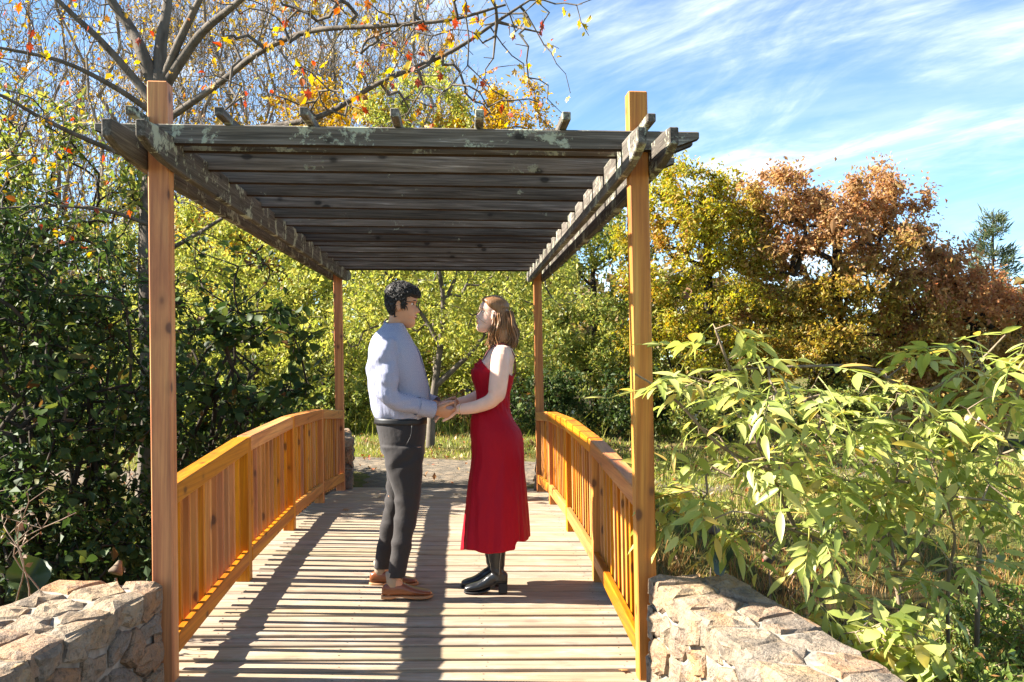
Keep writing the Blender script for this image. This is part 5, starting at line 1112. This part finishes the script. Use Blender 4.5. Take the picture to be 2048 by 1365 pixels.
def shoe(pos, yaw):
    up_ = footloft([(0, .020, .022, .062), (.012, .029, .020, .080), (.045, .034, .018, .092), (.10, .036, .018, .094), (.145, .040, .018, .078), (.19, .046, .018, .060), (.235, .046, .018, .050), (.265, .037, .018, .044), (.282, .020, .02, .034), (.286, .008, .022, .028)], yaw, pos)
    o_ = link('shoe', voxel('shoe', [up_], .004, LEATH, 2), man)
    so = footloft([(-.003, .016, .0, .020), (.01, .031, .0, .021), (.06, .035, .0, .021), (.075, .034, .008, .021), (.11, .033, .010, .021), (.15, .041, .004, .021), (.2, .050, .0, .021), (.245, .048, .001, .021), (.275, .034, .004, .023), (.293, .012, .008, .022)], yaw, pos, p=4); part('sole', [so], SOLE, o_)
    M_ = Matrix.Translation(Vector(pos)) @ Matrix.Rotation(yaw, 4, 'Z'); lc = []
    for k, s in enumerate((.108, .124, .140, .155)): lc.append(polytube(spline([(s, -.028, .083-.011*k), (s+.006, 0, .099-.010*k), (s, .028, .083-.011*k)], 9), .0022, 5))
    for sg in (-1, 1): lc.append(polytube(spline([(.106, 0, .100), (.10, sg*.018, .112), (.115, sg*.032, .105), (.112, sg*.012, .099)], 10), .0017, 5))
    part('lace', xf(lc, M_), LACE, o_)
    part('sock', xf([polytube([(.062, 0, .07), (.062, 0, .10), (.058, 0, .15)], [.036, .037, .040], 16)], M_), SOCK, man)
shoe((-.108, -.152, .0), .06); shoe((-.206, .155, .0), -.03)

# ------------------------------------------------------------------ the woman in the red dress
wom = thing('person', 'woman in a long red satin dress and black heeled boots holding hands', 'person', (.454, 1.27, arch(1.27)))
NOSE = .95
HW = Matrix.Translation((-.062, 0, 1.523)) @ Matrix.Rotation(pi+.10, 4, 'Z') @ Matrix.Rotation(-.16, 4, 'Y') @ Matrix.Diagonal((.86, .93, .90, 1))
dst = [(1.40, -.075, .088, .105), (1.375, -.100, .094, .125), (1.33, -.136, .098, .140), (1.29, -.156, .096, .148), (1.25, -.150, .089, .142), (1.21, -.137, .081, .132), (1.15, -.124, .070, .114), (1.10, -.127, .070, .117), (1.04, -.148, .080, .138), (1.0, -.156, .100, .152), (.94, -.156, .138, .170), (.88, -.150, .152, .176), (.80, -.149, .157, .176), (.684, -.160, .162, .180), (.475, -.179, .178, .198), (.30, -.193, .194, .212), (.22, -.198, .200, .218)]
tb = [(1.455, -.030, .068, .085), (1.435, -.045, .082, .135), (1.40, -.070, .092, .150), (1.36, -.100, .096, .142)]+[(z, a_+.008, c_-.008, w_-.008) for z, a_, c_, w_ in dst if .85 < z < 1.36]
wArm = spline([(.012, -.120, 1.405), (.008, -.165, 1.365), (.0, -.195, 1.27), (-.012, -.212, 1.165)], 14); wFore = spline([(-.012, -.212, 1.165), (-.060, -.198, 1.118), (-.15, -.150, 1.085), (-.230, -.105, 1.073)], 14)
wArm2 = spline([(.012, .120, 1.405), (.006, .165, 1.365), (-.012, .195, 1.27), (-.04, .21, 1.19)], 14); wFore2 = spline([(-.04, .21, 1.19), (-.09, .185, 1.15), (-.16, .14, 1.118), (-.235, .10, 1.100)], 14)
lN = [(.88, -.12, .09, .085, -.085), (.6, -.09, .06, .07, -.075), (.48, -.06, .05, .05, -.075), (.40, -.034, .042, .040, -.075), (.30, -.03, .036, .036, -.075), (.12, -.02, .028, .026, -.073)]; lF = [(z, a_, c_, w_, -y_) for z, a_, c_, w_, y_ in lN]
bw = xf(head_parts(), HW)+[polytube(spline([(.03, 0, 1.38), (.018, 0, 1.44), (-.002, 0, 1.50), (-.022, 0, 1.57)], 8), np.array([.075, .062, .052, .047, .046, .047, .048, .046]), 18), loftz(tb, 36, 36), loftz([(.99, -.14, .09, .14), (.88, -.13, .12, .15), (.8, -.10, .08, .12)], 14, 30), loftz(lN, 20, 18), loftz(lF, 20, 18)]
for a_, f in ((wArm, wFore), (wArm2, wFore2)): bw += [polytube(spline(np.vstack([a_[:12:4], a_[12:], f[1:3], f[4::3], f[-1:]]), 34), np.interp(np.linspace(0, 1, 34), [0, .1, .22, .40, .5, .6, .8, 1], [.050, .056, .055, .047, .0445, .043, .035, .0255]), 16)]
bw += hand_parts((-.240, -.098, 1.073), (-.95, .10, -.20), (.1, -.62, .78), (0, -1., .4), (.35, .4, .3), size=.92, thumb=(.35, .35)); bw += hand_parts((-.245, .093, 1.100), (-.95, -.10, -.20), (.1, .62, .78), (0, 1., .4), (.35, .4, .3), size=.92, thumb=(.35, .35))
link('body', voxel('body', bw, .0045, SKW, 2, .4), wom); head_bits(wom, HW, LIPW, .005, HRW)
def mask_w(V):
    x, z = V[:, 0], V[:, 2]; lim = np.interp(x, [-.12, -.06, -.034, -.020, .0, .02, .04, .062, .085], [.02, .05, .10, .135, .150, .158, .170, .192, .20]); return sst(-.004, .005, z-lim)
hs = xf([hair_shell(mask_w, lambda V: .012+.007*sst(.14, .2, V[:, 2]), .0012, 13, HRW, fr=60.)], HW); hw_ = part('hair', hs, HRW, wom)
rr = np.random.default_rng(17); st_ = []
# strands combed back over the crown, then long waves down the back
for i in range(760):
    v_ = rr.uniform(-1, 1); y0 = .066*v_*rr.uniform(.75, 1.05); back = rr.uniform(0, 1)
    x0 = -.035+.105*back+rr.normal(0, .006); lo = rr.uniform(1.425, 1.475) if back > .25 else rr.uniform(1.445, 1.49); ph = rr.uniform(0, 1.2)+v_*1.3; u = np.linspace(0, 1, 15)
    z = 1.655-.02*(1-back)+(lo-1.655)*u; wv = .016*u*np.sin(u*8.5+ph+back*2)+rr.normal(0, .006)*u
    x = x0+.020*np.sin(pi*u)*back+.030*u*u*back-.022*u*u*(1-back)+wv; y = y0*(1+.28*np.sin(pi*u*.8))+.011*u*np.cos(u*8.5+ph+back*2)+np.sign(y0)*.012+rr.normal(0, .004)*u
    st_.append(polytube(np.stack([x, y, z], 1), (.0031*np.sin(pi*(.12+.80*u))+.0008), 4))
for i in range(560):
    a_ = rr.uniform(-1.3, 1.3); u = np.linspace(0, 1, 10); pts = []
    f0 = np.array([.070*cos(a_)-.005, .069*sin(a_), .190-.045*(1-cos(a_))]); e0 = np.array([-.095, .040*sin(a_), .150])
    for q in u:
        p = f0*(1-q)+e0*q; p = p+np.array([0, np.sign(a_)*.028*sin(pi*q)*abs(sin(a_)), .050*sin(pi*q)*(cos(a_)**.7 if cos(a_) > 0 else 0)]); c_ = np.array([-.01, 0, .115]); dd_ = p-c_; rad = np.array([.103, .083, .128]); k_ = np.linalg.norm(dd_/rad); pts.append(c_+dd_/k_*(1.045+.01*rr.normal()))
    st_.append(xf([polytube(np.array(pts), .0016*np.sin(pi*(.15+.7*u))+.0006, 4)], HW)[0])
V, F = join(st_); link('strands', mesh_np('strands', V, F, HRW, True), hw_)
part('hair_back', [loftz([(1.67, -.03, .055, .066), (1.60, -.03, .068, .078), (1.53, -.035, .080, .086), (1.47, -.045, .092, .084), (1.44, -.02, .095, .06)], 16, 28)], HRW, hw_)
part('loose_lock', [polytube(spline([(-.105, -.030, 1.715), (-.118, -.055, 1.665), (-.130, -.066, 1.63), (-.112, -.074, 1.60), (-.075, -.078, 1.575)], 16), .0010, 5), polytube(spline([(-.100, -.040, 1.71), (-.102, -.062, 1.66), (-.092, -.072, 1.62)], 10), .0009, 5)], HRW, hw_)
# dress: one sheet from neckline to hem
nt_, nr = 144, 110; th = np.arange(nt_)*2*pi/nt_; cx_, sy_ = sup(th, 2.25); fr_ = np.clip(-np.cos(th), 0, 1); bk = np.clip(np.cos(th), 0, 1); sd = np.abs(np.sin(th))
ztop = 1.300+.078*fr_**1.5-.030*bk+.004*np.cos(6*th); 
dslit = (th-(2*pi-1.08)+pi) % (2*pi)-pi    # the slit, on the near side towards the back
hem = .268+.050*sst(-.05, .12, dslit)*sst(2.6, 1.2, np.abs(dslit-.6))-.012*fr_+.010*np.sin(5*th+1)
V = []
for i in range(nr):
    t_ = i/(nr-1); z = ztop+(hem-ztop)*t_; A = interp(dst, z); xa, xb, hw = A[:, 0], A[:, 1], A[:, 2]; sk = np.clip((.93-z)/.65, 0, 1)
    ph_ = 1.1*vnoise(np.stack([cx_, sy_, z*1.5], 1), 41, 1.3); off = .003+sk*(.010*np.sin(5*th+.6+1.2*sk+1.6*ph_)+.006*np.sin(9*th+2-2*sk+2.2*ph_)+.0035*np.sin(17*th+3*ph_))-.004*np.exp(-((z-1.10)/.05)**2)*np.sin(24*th+40*z)*.6
    cowl = .010*np.exp(-((z-1.335)/.03)**2)*fr_**2*np.sin(z*180)
    off = off+cowl+.003*vnoise(np.stack([cx_*.2, sy_*.2, z], 1)*np.array([14, 14, 9]), 31)+.0030*np.sin(70*(z-1.1)+9*th)*np.exp(-((z-1.09)/.06)**2)
    gap = np.where((dslit > 0) & (z < .52), -.009*np.clip((.52-z)/.2, 0, 1)*np.exp(-dslit/.25), 0)
    V.append(np.stack([(xa+xb)/2+cx_*((xb-xa)/2+off+gap), sy_*(hw+off+gap), z], 1))
V = np.concatenate(V); F = np.array([[i*nt_+j, i*nt_+(j+1) % nt_, (i+1)*nt_+(j+1) % nt_, (i+1)*nt_+j] for i in range(nr-1) for j in range(nt_)])

dr = link('dress', mesh_np('dress', V, F, DRESS, True), wom); so_ = dr.modifiers.new('thickness', 'SOLIDIFY'); so_.thickness = .002; so_.offset = 1
for s in (-1, 1): part('strap', [polytube(spline([(-.088, s*.075, 1.362), (-.052, s*.088, 1.425), (.015, s*.093, 1.4605), (.072, s*.090, 1.425), (.101, s*.072, 1.35), (.096, s*.06, 1.268)], 24), .0030, 6)], STRAP, wom)
part('bracelet', [polytube(np.array([[-.214+.012*cos(q), -.1155+.027*cos(q), 1.0745+.0305*sin(q)] for q in np.linspace(0, 2*pi, 25)]), .0022, 6, cap=False)], METAL, wom)
def boot(pos, yaw):
    M_ = Matrix.Translation(Vector(pos)) @ Matrix.Rotation(pi+yaw, 4, 'Z')
    ft = footloft([(0, .020, .055, .11), (.02, .029, .052, .13), (.06, .031, .050, .135), (.10, .032, .036, .115), (.14, .035, .018, .085), (.18, .039, .010, .062), (.215, .038, .008, .050), (.240, .030, .008, .040), (.250, .022, .010, .034)], 0, (0, 0, 0), p=2.8)
    sf = polytube(spline([(.050, 0, .07), (.056, 0, .12), (.062, 0, .17), (.066, 0, .25), (.067, 0, .34), (.067, 0, .40)], 14), .05, 20, ell=[(a_, c_) for a_, c_ in zip(np.interp(np.linspace(0, 1, 14), [0, .2, .4, .7, 1], [.034, .035, .040, .054, .058]), np.interp(np.linspace(0, 1, 14), [0, .2, .4, .7, 1], [.036, .038, .044, .060, .062]))])
    o_ = link('boot', displace(voxel('boot', xf([ft, sf], M_), .0045, BOOTM, 3), lambda V, N: .0022*np.sin(110*V[:, 2]+30*V[:, 0])*np.exp(-((V[:, 2]-.14)/.035)**2)+.0012*vnoise(V*18, 3)), wom)
    hb = cbox(.0, .052, -.026, .026, 0, .062, .005); part('heel', xf([hb], M_), SOLEB, o_, False)
    so = footloft([(.10, .030, .020, .036), (.14, .036, .004, .018), (.2, .041, .0, .010), (.235, .034, .0, .010), (.254, .022, .001, .012)], 0, (0, 0, 0), p=4); part('sole', xf([so], M_), SOLEB, o_)
    part('zip', xf([polytube(spline([(.050, .040, .10), (.046, .046, .19), (.034, .061, .30)], 10), .0022, 5)], M_), SHINE, o_)
boot((.070, -.075, 0), -.05); boot((.050, .085, 0), .10)
